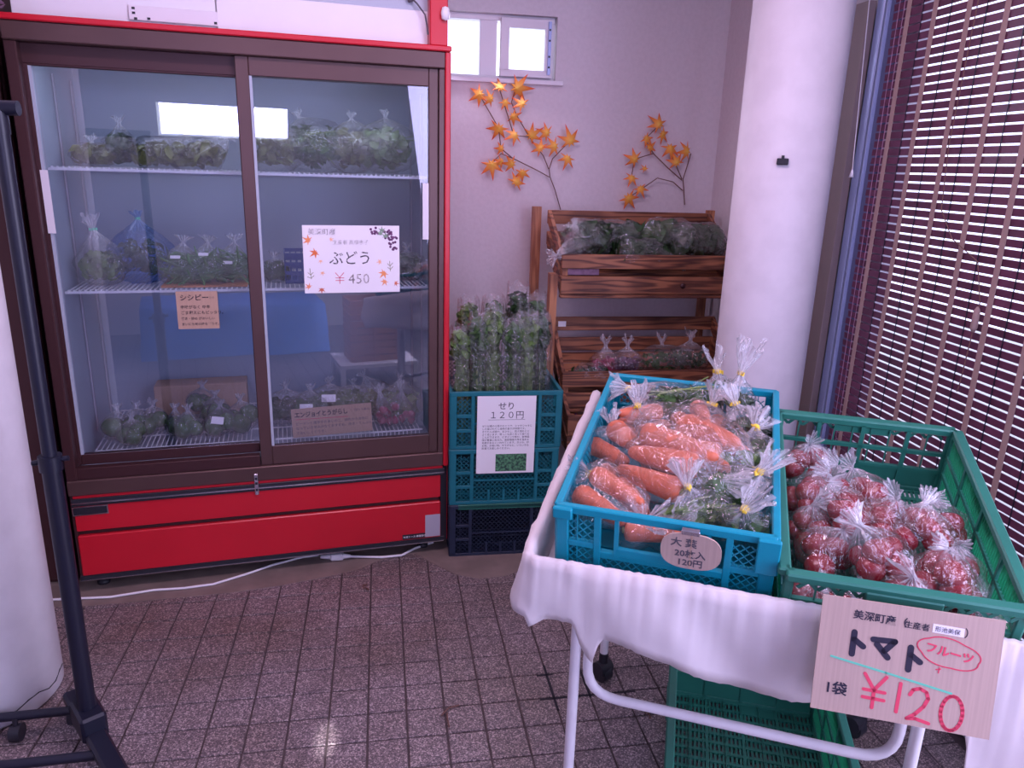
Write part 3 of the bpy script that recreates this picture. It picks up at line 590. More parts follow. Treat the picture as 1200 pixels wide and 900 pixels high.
def slot_bottom(W, L_, mt, parent, nx=4, ny=16, per=8):
    b = MB(); x0, x1, y0, y1 = .008, W-.008, .008, L_-.008; cx = (x1-x0)/nx; cy = (y1-y0)/ny; rnd = random.Random(4)
    for i in range(nx+1): b.box(x0+i*cx-.004, x0+i*cx+.004, y0, y1, 0, .006)
    for j in range(ny+1): b.box(x0, x1, y0+j*cy-.0045, y0+j*cy+.0045, 0, .0055)
    for i in range(nx):
        for j in range(ny):
            if rnd.random() < .06: b.box(x0+i*cx+.004, x0+(i+1)*cx-.004, y0+j*cy+.004, y0+(j+1)*cy-.004, 0, .005); continue
            for k in range(per):
                u = x0+i*cx+.004+(cx-.008)*(k+.5)/per; hw = (cx-.008)/per*.26; b.box(u-hw, u+hw, y0+j*cy+.004, y0+(j+1)*cy-.004, .001, .004)
    for i in range(nx): b.box(x0+(i+.5)*cx-.001, x0+(i+.5)*cx+.001, y0, y1, .006, .008)
    return b.build('slotted_bottom', M[mt], parent)
def slot_wall(L_, h, parent, name, m, thin=False, open_=False):
    b = MB(); th = .008
    b.box(0, L_, -.012, th, h-.016, h, ch=.003); b.box(0, L_, 0, th, 0, .014, ch=.001)
    for x in (0, L_-.014): b.box(x, x+.014, -.002, th, 0, h, ch=.002)
    nb = 4; zs = [h*.36, h*.62]
    for k in range(1, nb): b.box(L_*k/nb-.004, L_*k/nb+.004, 0, th, .01, h-.01)
    for z in zs: b.box(.01, L_-.01, 0, th, z-.004, z+.004)
    rnd = random.Random(3)
    b.box(L_*.5-.055, L_*.5+.055, -.014, .002, h-.034, h-.010, ch=.002)
    for k in range(int(L_/.03)): # small triangular ribs below the rim
        x = .02+k*.03; b.bar((x, -.004, h-.03), (x+.015, -.004, h-.014), .006, .002, up=(0, 1, 0)); b.bar((x+.015, -.004, h-.014), (x+.03, -.004, h-.03), .006, .002, up=(0, 1, 0))
    b.v = [tuple(m @ Vector(p)) for p in b.v]; o = b.build(name, M['green'], parent)
    c = MB(); zz = [.014]+[z for z in zs]+[h-.016]
    for a, e in zip(zz, zz[1:]):
        if open_ and a < .03: c.box(.01, L_-.01, .003, .005, a, e); continue
        n = int(L_/.0095)
        for k in range(n):
            x = .012+(L_-.024)*k/n
            if open_ and a > .03: 
                if k % 4: continue
            c.box(x, x+.0042 if not open_ else x+.0028, .002, .0045, a, e)
    c.v = [tuple(m @ Vector(p)) for p in c.v]; c.build('wall_slats', M['greent' if thin else 'green'], o)
    return o
def green_crate(W, L_, h, parent):
    slot_bottom(W, L_, 'green', parent)
    slot_wall(W, h, parent, 'front_wall', Matrix(), open_=True)
    slot_wall(W, h, parent, 'back_wall', Matrix.Translation((W, L_, 0)) @ Matrix.Rotation(math.pi, 4, 'Z'), open_=True)
    slot_wall(L_, h, parent, 'side_wall', Matrix.Translation((0, L_, 0)) @ Matrix.Rotation(-math.pi/2, 4, 'Z'), thin=True)
    slot_wall(L_, h, parent, 'side_wall', Matrix.Translation((W, 0, 0)) @ Matrix.Rotation(math.pi/2, 4, 'Z'), thin=True)
def axes(yaw, tilt):
    u = Vector((math.cos(yaw), math.sin(yaw), 0)); v = Vector((-math.sin(yaw)*math.cos(tilt), math.cos(yaw)*math.cos(tilt), math.sin(tilt))); return u, v, u.cross(v)

# crate stack beside the fridge
SM = Matrix.Translation((.222, 2.455, 0)) @ Matrix.Rotation(R(-1.0), 4, 'Z')
STK = [(0, 'darkcr', .204, .372, 'dirty dark blue folding crate at the bottom of the crate stack'), (.206, 'teal', .209, .385, 'teal folding crate in the middle of the crate stack'), (.417, 'teal', .209, .39, 'teal folding crate on top of the stack, full of tall green bundles')]
for z, mt, h, wd, lab in STK:
    t = thing('folding_crate', lab, 'crate', m=SM @ Matrix.Translation(((.0 if mt == 'teal' else .0), 0, z)), group='folding crates stacked beside the fridge')
    fold_crate(wd, .5, h, mt, t, gap=False)
    if mt == 'darkcr': fb2 = boxo('green_lid_edge', M['green'], t, .03, .372, -.004, .03, .186, .2045, ch=.001)
# tall bagged greens in the top crate
SERI = [(.045, .07, .40, 'leftmost front, next to the fridge'), (.10, .06, .44, 'second from the fridge in front row'), (.155, .07, .47, 'third from the fridge in front row'), (.215, .06, .43, 'fourth from the fridge, right behind the せり sign'), (.27, .06, .45, 'fifth from the fridge in front row'), (.325, .09, .44, 'rightmost front, next to the wooden rack'),
        (.07, .20, .47, 'back row near the fridge'), (.17, .22, .47, 'back row middle'), (.26, .20, .52, 'back row, tallest with dark leafy top'), (.335, .24, .48, 'back row near the wooden rack')]
for k, (x, y, h, lab) in enumerate(SERI):
    base = SM @ Vector((x, y, .417+.012)); t = thing('bagged_herb_bundle', 'tall clear sleeve of feathery green stems, '+lab, 'vegetable bundle', base, group='tall bagged green bundles in the stacked crate')
    ln = Vector((random.uniform(-.02, .02), random.uniform(-.01, .02), 1))
    g_ = MB(); stems(g_, (0, 0, .005), ln*h*.80, 34, .022, .0015); leaves(g_, ln*h*.45, (.030, .030, h*.40), 230, .03, .35); leaves(g_, ln*h*.86, (.040, .036, h*.15), 150, .042, .5)
    g_.build('greens', M['leafd' if k in (8, 5) else ('leafm' if k % 2 else 'leafl')], t, kind='stuff')
    s_ = MB(); stems(s_, (0, 0, .005), ln*h*.6, 16, .026, .0017); s_.build('stems', M['stem'], t, kind='stuff')
    P_ = []; A_ = []
    for i in range(14):
        u = i/13; row = []
        for q in range(28):
            f_ = 2*math.pi*q/28; rr = .020+.022*min(1, u*2.2)-.006*max(0, u-.8)*5; rr *= 1+.13*math.sin(f_*6+k+3*u)*(.3+u)+.2*noise.noise(Vector((math.cos(f_)*1.5, math.sin(f_)*1.5, u*5+k*3)))
            row.append(ln*(h*(.02+1.02*u+.02*math.sin(f_*4+k)*u))+Vector((math.cos(f_)*rr, math.sin(f_)*rr*.85, 0))); A_.append(.05+.5*max(0, u-.75)+(.12 if q % 7 == 0 else 0))
        P_.append(row)
    b = MB(); b.grid(P_, closed=True); b.build('sleeve', M['film'], t, attr=A_)
# せり sign
m = SM @ frame((.092, -.0075, .612), (1, 0, 0.0), (0.006, 0.01, 1), (0, -1, 0)) 
sg = thing('paper_sign', 'white paper sign reading せり 120円 with a leaf photo, taped on the teal crates', 'sign', m=m)
boxo('sheet', M['paper'], sg, 0, .205, -.285, 0, 0, .0006)
text('せり', .030, M['ink2'], sg, .1025, -.047, align='CENTER', off=.0003); text('１２０円', .031, M['ink'], sg, .1025, -.080, align='CENTER'); boxo('underline', M['ink'], sg, .038, .168, -.0865, -.0855, .0006, .0009)
for r_ in range(9): text(['せりは春の七草のひとつで、シャキシャキと', 'した歯ざわりと独特の香りが特徴です。', 'きりたんぽ鍋や、おひたし、和え物などに', 'よく合います。根っこも良く洗って食べる', 'ことができます。ビタミンや鉄分、食物繊', '維が豊富に含まれ、食欲増進や体を温める', '効果があるといわれています。天ぷら、炒', 'め物、お吸い物、サラダなど、いろいろな', '料理でお楽しみください。'][r_], .0088, M['ink'], sg, .018, -.112-r_*.0103, name='small_print')
boxo('leaf_photo', M['leafprint'], sg, .068, .178, -.278, -.213, .0006, .0009)

# ------------------------------------------------------------------ wooden tiered rack
rk = thing('wooden_rack', 'brown burnt-wood tiered rack with slatted boxes against the back wall', 'rack', (.65, 2.5, 0))
def plank(x0, x1, y, z0, z1, th=.014, mt='wood', lean=0.0, name='plank'):
    m = Matrix.Translation((0, y-2.5, z0)) @ Matrix.Rotation(lean, 4, 'X'); b = MB(); b.box(x0-.65, x1-.65, 0, th, 0, z1-z0, ch=.002, m=m); return b.build(name, M[mt], rk)
def side_plank(x, y0, z0, y1, z1, hgt, th=.014, mt='woody'):
    b = MB(); vs = [(x-.65, y0-2.5, z0), (x-.65+th, y0-2.5, z0), (x-.65+th, y1-2.5, z1), (x-.65, y1-2.5, z1)]
    b.add([Vector(v) for v in vs]+[Vector(v)+Vector((0, 0, hgt)) for v in vs], [(0,3,2,1),(4,5,6,7),(0,1,5,4),(1,2,6,5),(2,3,7,6),(3,0,4,7)]); return b.build('side_plank', M[mt], rk)
XL, XR = .672, 1.375
def post(x, y0, z0, y1, z1, w_=.030, d_=.03):
    b = MB(); b.bar((x-.65, y0-2.5, z0), (x-.65, y1-2.5, z1), w_, d_, up=(0, 1, 0)); return b.build('post', M['woodz'], rk)
post(.636, 3.14, 0, 3.14, 1.215, .036); post(.640, 2.83, 0, 2.80, .985, .028, .05); post(1.40, 3.14, 0, 3.14, 1.215); post(1.40, 2.83, 0, 2.80, .985, .028, .05)
# upper box: front board pair, back boards, sides, bottom
def tier(yf, zf, yb, zb, h1, h2, g_, bottom=True, bh=.055):
    plank(XL, XR, yf, zf-h1, zf); plank(XL, XR, yf, zf-h1-g_-h2, zf-h1-g_)
    plank(XL, XR, yb, zb-bh, zb); plank(XL, XR, yb, zb-bh-.03-bh, zb-bh-.03)
    dz = zb-zf
    for x in (XL, XR-.014):
        side_plank(x, yf+.015, zf-h1+.004, yb, zb-h1+.004, h1-.006); side_plank(x, yf+.015, zf-h1-g_-h2+.004, yb, zb-h1-g_-h2+.004, h2-.006)
        post(x+.018, yf+.026, zf-h1-g_-h2-.005, yf+.026, zf-.003, .022, .022)
    if bottom:
        dirv = Vector((0, yb-yf, zb-zf)); n_ = 5
        for k in range(n_):
            u = (k+.1)/n_; u2 = (k+.85)/n_; zb0 = zf-h1-g_-h2-.006
            b = MB(); b.add([(XL-.65, yf-2.5+(yb-yf)*u, zb0+dz*u), (XR-.65, yf-2.5+(yb-yf)*u, zb0+dz*u), (XR-.65, yf-2.5+(yb-yf)*u2, zb0+dz*u2), (XL-.65, yf-2.5+(yb-yf)*u2, zb0+dz*u2),
              (XL-.65, yf-2.5+(yb-yf)*u, zb0+.010+dz*u), (XR-.65, yf-2.5+(yb-yf)*u, zb0+.010+dz*u), (XR-.65, yf-2.5+(yb-yf)*u2, zb0+.010+dz*u2), (XL-.65, yf-2.5+(yb-yf)*u2, zb0+.010+dz*u2)],
              [(0,3,2,1),(4,5,6,7),(0,1,5,4),(1,2,6,5),(2,3,7,6),(3,0,4,7)]); b.build('bottom_board', M['wood'], rk)
    plank(XL, XR, yf-.004, zf-h1-g_-h2-.016, zf-h1-g_-h2-.004, th=.03)
tier(2.80, 1.058, 3.08, 1.205, .055, .068, .028)
tier(2.70, .622, 2.93, .790, .060, .060, .024)
tier(2.585, .485, 2.80, .60, .062, .062, .02, bottom=True)
plank(XL+.02, XR, 2.60, .16, .34, mt='palew'); plank(XL+.01, XL+.05, 2.585, .0, .345, mt='palew', name='rack_foot'); plank(XR-.05, XR, 2.585, .0, .345, mt='palew', name='rack_foot')
plank(XL, XR, 2.565, .345, .357, th=.10, mt='palew')
b = MB(); b.lathe([(0, 0), (.011, 0), (.011, .0012), (0, .0012)], 12, Matrix.Translation((1.165-.65, 2.8-2.5-.0002, .94)) @ Matrix.Rotation(R(90), 4, 'X')); b.build('knot', M['brown2'], rk)
lp = boxo('price_slip', M['paper'], None, .700, .732, 2.927, 2.9285, .752, .774); tag(lp, 'tiny white blank slip stuck on back board of the rack', 'paper slip')
lp = boxo('patterned_box', M['pink'], None, .70, .83, 2.83, 2.89, .975, 1.005, ch=.002); tag(lp, 'pale pink speckled flat box showing through the upper rack gap', 'box')

def leafbag(name, lab, cat, base, L_, wdt, h, mt, n, size, knot=None, tail=None, group=None, seed=1, stem=False, tie=None, fmt='film', tlen=.035, flare=.02, ax=(1, 0, 0)):
    """a low bag of leafy greens lying on its side; ax = long direction"""
    t = thing(name, lab, cat, base, group=group); ax = Vector(ax).normalized(); sd = Vector((-ax.y, ax.x, 0))
    b = MB(); c = Vector((0, 0, h*.5))
    for s_ in (-.5, 0, .5):
        leaves(b, c+ax*s_*L_*.55, (L_*.28 if abs(ax.x) > .5 else wdt*.45, wdt*.45 if abs(ax.x) > .5 else L_*.28, h*.42), n//3, size)
    b.build('greens', M[mt], t, kind='stuff')
    if stem: b = MB(); stems(b, c-ax*L_*.45, c+ax*L_*.4, 14, wdt*.35, .0022); b.build('stems', M['stem'], t, kind='stuff')
    sp = [(c+ax*L_*s_, min(h, wdt)*.5*(1.05 if abs(s_) < .3 else .8)) for s_ in (-.32, -.1, .12, .32)]
    kn = Vector(knot) if knot is not None else c+ax*L_*.72
    film(t, sp, kn, tail, tlen=tlen, flare=flare, seed=seed, fl=-.001 if base[2] > 0 else .001, tie=tie, mt=fmt, wob=.012)
    return t
G1 = 'bags of dark leafy greens on the upper rack tier'
UB = [(.80, 2.90, 1.075, .18, .14, .15, 'leafd', 'bag of broad dark leaves at the left end of upper rack tier', (.10, .0, .03)),
      (.93, 2.95, 1.09, .18, .12, .13, 'leafd', 'bag of dark greens in middle of upper tier under the maple leaves', (-.13, -.01, .03)),
      (1.00, 2.86, 1.05, .22, .10, .10, 'leafd', 'low shiny bag of greens along the front board of upper tier', (.15, -.02, .02)),
      (1.14, 2.93, 1.10, .22, .12, .13, 'leafm', 'bag of curled green leaves right of centre, farther back on the upper tier', (.15, .02, .03)),
      (1.25, 2.90, 1.07, .22, .14, .15, 'leafd', 'bag of dark greens at upper tier end touching the round column', (.14, -.03, .03))]
for k, (x, y, z, L_, wd, h, mt, lab, kn) in enumerate(UB): leafbag('bagged_greens', lab, 'bagged vegetable', (x, y, z-.045), L_, wd, h, mt, 150, .085, knot=kn, group=G1, seed=20+k)
t = thing('empty_plastic_bag', 'crumpled clear plastic bag slumped over the upper rack corner', 'plastic bag', (.73, 2.86, 1.05)); film(t, [((0, 0, .01), .045), ((.04, .02, .03), .04), ((-.03, -.02, .0), .03)], (-.075, -.05, .0), (-1, -.3, -.1), tlen=.03, flare=.03, seed=31, tie=None, wob=.03)
film(t, [((.02, .0, .03), .03), ((.01, .02, .05), .03)], (.0, .01, .12), (0, .1, 1), tlen=.015, flare=.012, seed=32, tie=None, wob=.03)
G2 = 'bags on the middle rack tier'
MBG = [(.79, 2.76, .59, .10, .08, .05, 'leafd', 'small clear bag at the left end of middle rack tier', (-.06, 0, .02)), (.86, 2.80, .60, .08, .06, .07, 'radish', 'upright bag of red vegetables on the middle rack tier', (0, 0, .12)),
       (.95, 2.80, .61, .08, .06, .06, 'purple', 'upright bag with reddish contents right of the red bag on middle tier', (0, 0, .11)), (1.10, 2.80, .61, .14, .09, .08, 'leafm', 'bag of green vegetables at middle rack tier centre', (0, .02, .11)), (1.21, 2.80, .62, .10, .08, .07, 'leafd', 'bag with reddish tips at right end of middle rack tier', (.0, 0, .12))]
MBG = [(a[0], a[1]-.02, a[2], a[3]*1.35, a[4]*1.3, a[5]*1.35, a[6], a[7], (a[8][0]*1.2, a[8][1], a[8][2]*1.05)) for a in MBG]
for k, (x, y, z, L_, wd, h, mt, lab, kn) in enumerate(MBG): leafbag('bagged_vegetable', lab, 'bagged vegetable', (x, y, z-.02), L_, wd, h, mt, 70, .03, knot=kn, group=G2, seed=40+k)
leafbag('bagged_vegetable', 'flat bag with a small white label on the lowest rack tier', 'bagged vegetable', (.80, 2.66, .42), .16, .08, .05, 'purple', 60, .03, knot=(.11, 0, .02), seed=50)

# ------------------------------------------------------------------ display wagon
U, V, Wn = axes(-.4650, .205)
B0 = Vector((.306, 1.199, .612))
WM = frame(B0, U, V, Wn)
wg = thing('display_wagon', 'white tube-framed sales wagon on casters carrying the tilted vegetable crates', 'wagon', (.66, 1.16, 0))
off = Vector((.66, 1.16, 0))
def wb(name, mt, pts, r, n=10): b = MB(); b.tube([Vector(p)-off for p in pts], r, n); return b.build(name, M[mt], wg)
m = Matrix.Translation(-off) @ WM
BWX0, BWX1, BWY0, BWY1 = -.043, .775, -.03, .60
b = MB(); b.box(BWX0, BWX1, BWY0, BWY1, -.018, -.002, m=m); b.build('basket_floor', M['tube'], wg)
def arc(p, q, r, s, n=6):
    """rounded corner p-q-s"""
    p = Vector(p); q = Vector(q); s = Vector(s); a = q+(p-q).normalized()*r; c = q+(s-q).normalized()*r
    return [a*(1-t)**2+q*2*t*(1-t)+c*t*t for t in [k/n for k in range(n+1)]]
LF = Vector((.381, 1.30, 0)); RF = Vector((.958, 1.012, 0))
def under(p):  # height of basket floor over p
    return B0.z-.024-((p-B0).to_2d().dot(Wn.to_2d()))/Wn.z
for nm, p in (('front_leg', LF), ('front_leg', RF)): wb(nm, 'tube', [(p.x, p.y, .0), (p.x, p.y, under(p))], .0115, 12)
a = Vector((.405, 1.288, 0)); c = Vector((.932, 1.025, 0)); zb = .315; zt = .58
wb('u_brace', 'tube', [(a.x, a.y, under(a))]+arc((a.x, a.y, zt), (a.x, a.y, zb), .07, (c.x, c.y, zb))+arc((a.x, a.y, zb), (c.x, c.y, zb), .07, (c.x, c.y, zt))+[(c.x, c.y, under(c))], .0105, 12)
for p, z in ((a, .50), (c, .50)): wb('bolt', 'black', [(p.x-.014, p.y-.01, z), (p.x+.016, p.y-.02, z)], .005, 8)
for p in (Vector((.586, 1.722, 0)), Vector((1.166, 1.43, 0))):
    lg = wb('rear_leg', 'tube', [(p.x, p.y, .075), (p.x, p.y, under(p))], .0115, 12)
    b = MB(); b.tube([Vector((p.x, p.y, .05))-off, Vector((p.x, p.y, .088))-off], .013, 12); b.build('caster_stem', M['black'], lg)
    b = MB(); q = p-off; b.tube([q+Vector((-.013, -.006, .027)), q+Vector((.013, .006, .027))], .027, 18); b.tube([q+Vector((-.02, -.012, .040)), q+Vector((.018, .010, .040))], .022, 12); b.build('caster', M['black'], lg)
# cloth over the lip and sides of the basket
def cloth():
    P_ = []; LIP = .115
    path = []                                            # (local x, local y, outward x, outward y, drop, stage)
    n1 = 26
    for k in range(n1): u = k/n1; path.append((BWX0-.002-.012*math.sin(u*3.14)*0, .60-u*.625, -1, 0, .20-.06*u))
    for k in range(5): a_ = R(180+90*(k+.5)/5); path.append((BWX0+.012+.012*math.cos(a_), BWY0+.012+.012*math.sin(a_)+.0, math.cos(a_), math.sin(a_), .105))
    n2 = 110
    for k in range(n2):
        x = BWX0+.015+(.905)*k/(n2-1)
        def itp(tb, x):
            for (x0, y0), (x1, y1) in zip(tb, tb[1:]):
                if x <= x1: return y0+(y1-y0)*max(0, (x-x0))/(x1-x0)
            return tb[-1][1]
        dr = itp([(-.05, .095), (-.03, .125), (.0, .105), (.05, .105), (.068, .15), (.088, .175), (.10, .12), (.15, .125), (.22, .14), (.30, .165), (.36, .175), (.42, .175), (.50, .160), (.675, .155), (.69, .33), (.80, .36), (.9, .36)], x)
        path.append((x, BWY0-.004, 0, -1, dr))
    np_ = len(path)
    for i, (x, y, ox, oy, dr) in enumerate(path):
        row = []; s_ = i*.01
        gather = .0016*math.sin(i*1.9+2*math.sin(i*.37))+.0012*math.sin(i*3.1)
        f1 = noise.noise(Vector((i*.055, 3.3, 0))); f2 = noise.noise(Vector((i*.14, 8.3, 0)))
        top = WM @ Vector((x, y, LIP+gather*.6+.003*f1))
        o3 = (WM.to_3x3() @ Vector((ox, oy, 0))); o3.z = 0; o3.normalize()
        inn = WM @ Vector((x-ox*.006, y-oy*.006, .0)); row.append(inn+Vector((0, 0, .002))); row.append(inn.lerp(top-o3*.008, .5)+o3*.004*f2); row.append(top-o3*.009-Vector((0, 0, .006)))
        row.append(top); row.append(top+o3*.010-Vector((0, 0, .004))+o3*gather)
        for j in range(1, 9):
            v_ = j/8; dd = dr*v_; amp = .003+.020*v_
            fold = amp*(1.3*noise.noise(Vector((i*.05-v_*.9, 1.1, v_*.5)))+.35*noise.noise(Vector((i*.13-v_*2.2, 4.1, v_))))+gather*(1-v_)**2
            bell = .012*math.sin(v_*math.pi)*.6
            row.append(top+o3*(.012+fold+bell)-Vector((0, 0, .006+dd)))
        P_.append(row)
    b = MB(); b.grid(P_); o = b.build('cloth_skirt', M['cloth'])
    sol = o.modifiers.new('thickness', 'SOLIDIFY'); sol.thickness = .0012
    tag(o, 'cream cloth skirt gathered around the edge of the sales wagon', 'cloth')
cloth()

# cyan crate with carrots and greens
u1, v1, w1_ = axes(-.4666, .1948); CM = frame(Vector((.29, 1.164, .813))-w1_*.2, u1, v1, w1_)
cc = thing('folding_crate', 'bright cyan folding crate full of bagged carrots and greens on the wagon', 'crate', m=CM); fold_crate(.366, .53, .2, 'cyan', cc, gap=True)
boxo('corner_lock', M['cyan'], cc, -.004, .03, -.012, -.002, .176, .198, ch=.002); boxo('corner_lock', M['cyan'], cc, .336, .372, -.012, -.002, .13, .198, ch=.002)
# green crate with tomatoes
u2, v2, w2_ = axes(R(-25.16), R(13.455)); GM = frame(Vector((.624, .976, .770))-w2_*.162, u2, v2, w2_)
gc = thing('harvest_crate', 'green slatted crate of bagged tomatoes tilted on the wagon', 'crate', m=GM); green_crate(.344, .498, .162, gc)
# green crate under the wagon
ua, va, wa = axes(R(-22.7), 0); LM = frame((.55, 1.155, .002), ua, va, wa)
lc_ = thing('harvest_crate', 'empty green slatted crate on the floor under the wagon', 'crate', m=LM); green_crate(.372, .53, .198, lc_)

# tomatoes
GT = 'bags of tomatoes in the green crate'
TB = [(.052, .385, .070, 'bag of tomatoes in the far left corner of the green crate', 5, (.0, .0)), (.035, .275, .075, 'bag of tomatoes against the left wall, second from the back', 5, (.02, .01)), (.038, .205, .040, 'low bag of tomatoes against the left wall near the middle', 4, (.0, .02)),
      (.095, .305, .065, 'bag of tomatoes with white knot beside the two at left wall', 5, (.03, .03)), (.115, .225, .082, 'glossy bag with big tomatoes in the left middle of the crate', 4, (-.02, .04)), (.168, .315, .060, 'bag of tomatoes farthest back in the middle of the pile', 5, (-.02, .035)),
      (.080, .145, .045, 'bag of dark tomatoes in the shade left of the front middle', 4, (.03, .0)), (.190, .235, .070, 'bag of tomatoes in the centre of the pile', 5, (.01, .0)), (.240, .205, .085, 'bag with a large white pleated knot right of centre', 5, (.0, .015)),
      (.275, .245, .060, 'bag of tomatoes against the right wall behind the big knot', 5, (-.01, .03)), (.165, .120, .082, 'wide bag of tomatoes in the front middle with film fanned left', 5, (-.05, .03)), (.255, .095, .080, 'bag with radiating pleats in the front right of the crate', 5, (.015, .02)),
      (.200, .042, .040, 'low bag of tomatoes touching the front wall middle', 4, (.0, .0)), (.300, .120, .055, 'bag of tomatoes in the front right corner by the bright wall', 4, (.01, .03)), (.055, .060, .025, 'single low bag of tomatoes in the front left corner', 3, (.0, -.01)),
      (.30, .04, .03, 'bag of tomatoes low in the front right corner against the front wall', 3, (0, 0)), (.13, .03, .025, 'low bag of tomatoes against the front wall, left of the middle', 3, (0, 0))]
for k, (x, y, z, lab, n, kd) in enumerate(TB):
    x = min(max(x, .062), .344-.062) if n > 3 else min(max(x, .045), .30); y = min(max(y, .06), .43) if n > 3 else max(y, .045)
    p = GM @ Vector((x, y, z*.85+.006)); t = thing('tomato_bag', lab, 'bag of tomatoes', p, group=GT); rs = random.Random(k+50); sp = []
    for q in range(n+1):
        a_ = 6.283*q/max(1, n-1)+rs.uniform(-.25, .25)+k; rr = rs.uniform(.0215, .027)
        c = Vector((.031*math.cos(a_), .031*math.sin(a_), .024+rs.uniform(-.003, .006)))
        if q >= n-1 and n > 3: c = Vector((.018*math.cos(k+q*3.1), .018*math.sin(k+q*3.1), .050))
        if n == 3: c = Vector((.025*math.cos(a_*.66), .025*math.sin(a_*.66), .024)); 
        if n == 3 and q == 3: break
        sp.append((c, rr)); put('tomato', tomato_me, t, Matrix.Translation(c) @ Matrix.Rotation(rs.uniform(-.6, .6), 4, 'X') @ Matrix.Rotation(rs.uniform(-.6, .6), 4, 'Y') @ Matrix.Scale(rr, 4))
    an = rs.uniform(0, 6.28); hk = .088 if n > 3 else .062
    film(t, sp, (kd[0]+rs.uniform(-.012, .012), kd[1]-.012, hk), (math.cos(an), math.sin(an)-.4, rs.uniform(.25, .9)), tlen=rs.uniform(.018, .030), flare=rs.uniform(.012, .02), seed=60+k, tie=None, infl=1.04, wob=.005)

# carrots
GC_ = 'bags of carrots in the cyan crate'
def carrot_bag(x, y, z, yaw, n, lab, knot, tail, seed, scale=1.0, fan=.25, tlen=.04, pitch=0.0, stack=False):
    p = CM @ Vector((x, y, z)); t = thing('carrot_bag', lab, 'bag of carrots', p, group=GC_); rs = random.Random(seed); sp = []
    for q in range(n):
        me = carrots_me[(seed+q) % 3]; L_ = max(v.co.z for v in me.vertices)*scale; yw = yaw+(q-(n-1)/2)*fan*.5+rs.uniform(-.1, .1)+(math.pi if False else 0)
        d = Vector((math.cos(yw)*math.cos(pitch), math.sin(yw)*math.cos(pitch), math.sin(pitch)+rs.uniform(-.06, .06))).normalized(); sd = Vector((-math.sin(yaw), math.cos(yaw), 0))
        c = sd*(q-(n-1)/2)*.043*scale+Vector((0, 0, .028+(.030 if (q % 2 and n > 2) else 0)))
        if stack and q == n-1: c = Vector((0, 0, .055))
        c.z += .008; o = c-d*L_/2; m_ = Matrix.Translation(o) @ d.to_track_quat('Z', 'Y').to_matrix().to_4x4() @ Matrix.Scale(scale, 4); ob = put('carrot', me, t, m_)
        put('crown', crown_me, ob, Matrix.Translation((0, 0, L_/scale-.001)))
        for s_ in (-.35, 0, .25, .42): sp.append((c+d*L_*s_, .019*scale+.010*scale*(s_+.35)))
    film(t, sp, knot, tail, tlen=tlen, flare=.024, seed=seed, infl=1.0, wob=.005); return t
carrot_bag(.090, .090, .112, R(112), 3, 'bag of fat carrots in the front left corner of the cyan crate', (.025, -.075, .035), (.6, -.6, .4), 1, .85, pitch=.1)
carrot_bag(.085, .385, .112, R(15), 3, 'bag of carrots with yellow tie at the back left of the cyan crate', (-.01, -.01, .085), (-.1, 0, 1), 2, .72)
carrot_bag(.072, .285, .105, R(100), 3, 'bag of carrots with white fan of film by the left crate wall', (-.012, .055, .07), (-.1, .4, .8), 3, .85)
carrot_bag(.055, .195, .10, R(60), 2, 'small bag of short carrots behind the front left bag', (-.045, -.02, .05), (-.8, -.2, .3), 4, .55)
carrot_bag(.165, .20, .128, R(-50), 4, 'large bag of carrots in the middle with long twisted white neck', (.065, -.075, .045), (.6, -.7, .1), 5, 1.0, tlen=.07)
carrot_bag(.225, .275, .132, R(120), 4, 'bag of long carrots right of centre in the cyan crate', (.07, -.085, .03), (.6, -.6, .2), 6, 1.12)
carrot_bag(.215, .405, .115, R(75), 3, 'bag of carrots with yellow tie at the back centre of the cyan crate', (.025, .01, .085), (.3, .0, 1), 7, .8)
carrot_bag(.165, .050, .10, R(165), 2, 'carrots with crown ends facing out at the front middle of crate', (.03, -.01, .055), (.3, -.3, .6), 8, .75)
# bagged greens in the cyan crate
GG = 'bags of green vegetables in the cyan crate'
def gb(x, y, z, *a, **k): return leafbag('bagged_greens', *a[:1], 'bagged vegetable', CM @ Vector((x, y, z)), *a[1:], group=GG, tie='yellow', **k)
gb(.17, .51, .135, 'flat bag of dark leaves over the back rim, knot pointing left', .15, .12, .055, 'leafm', 150, .04, knot=(-.125, .03, .045), tail=(-1, .1, .1), seed=70, stem=True, tlen=.042, flare=.026)
gb(.285, .50, .15, 'upright bag with a tall frilly white top at the back right', .07, .06, .05, 'leafd', 50, .03, knot=(0.0, .0, .09), tail=(.25, .0, 1), seed=71, tlen=.06, flare=.032)
gb(.245, .535, .165, 'bag with a slender white top and yellow tie behind the frilly one', .05, .05, .04, 'leafm', 40, .03, knot=(-.01, .0, .06), tail=(-.3, 0, 1), seed=72, tlen=.045, flare=.02)
gb(.315, .40, .125, 'dark shiny bag of greens at the right crate wall', .10, .09, .07, 'leafd', 110, .035, knot=(-.03, .02, .09), tail=(-.4, .3, 1), seed=73, tlen=.04, flare=.025)
gb(.315, .285, .14, 'hazy white bag whose knot hangs over the right crate rim', .12, .10, .055, 'leafl', 60, .035, knot=(.035, .05, .07), tail=(.7, .6, .3), seed=74, tlen=.045, flare=.028)
gb(.285, .175, .125, 'bag of dark green leaves in the front right of the cyan crate', .13, .11, .07, 'leafm', 150, .04, knot=(.03, -.045, .085), tail=(.5, -.3, .8), seed=75, tlen=.045, flare=.028)
gb(.235, .095, .125, 'bag of greens with pale stems lying at the crate front', .13, .08, .05, 'leafl', 60, .035, knot=(-.02, .01, .075), tail=(-.2, .1, 1), seed=76, stem=True, tlen=.05, flare=.028)
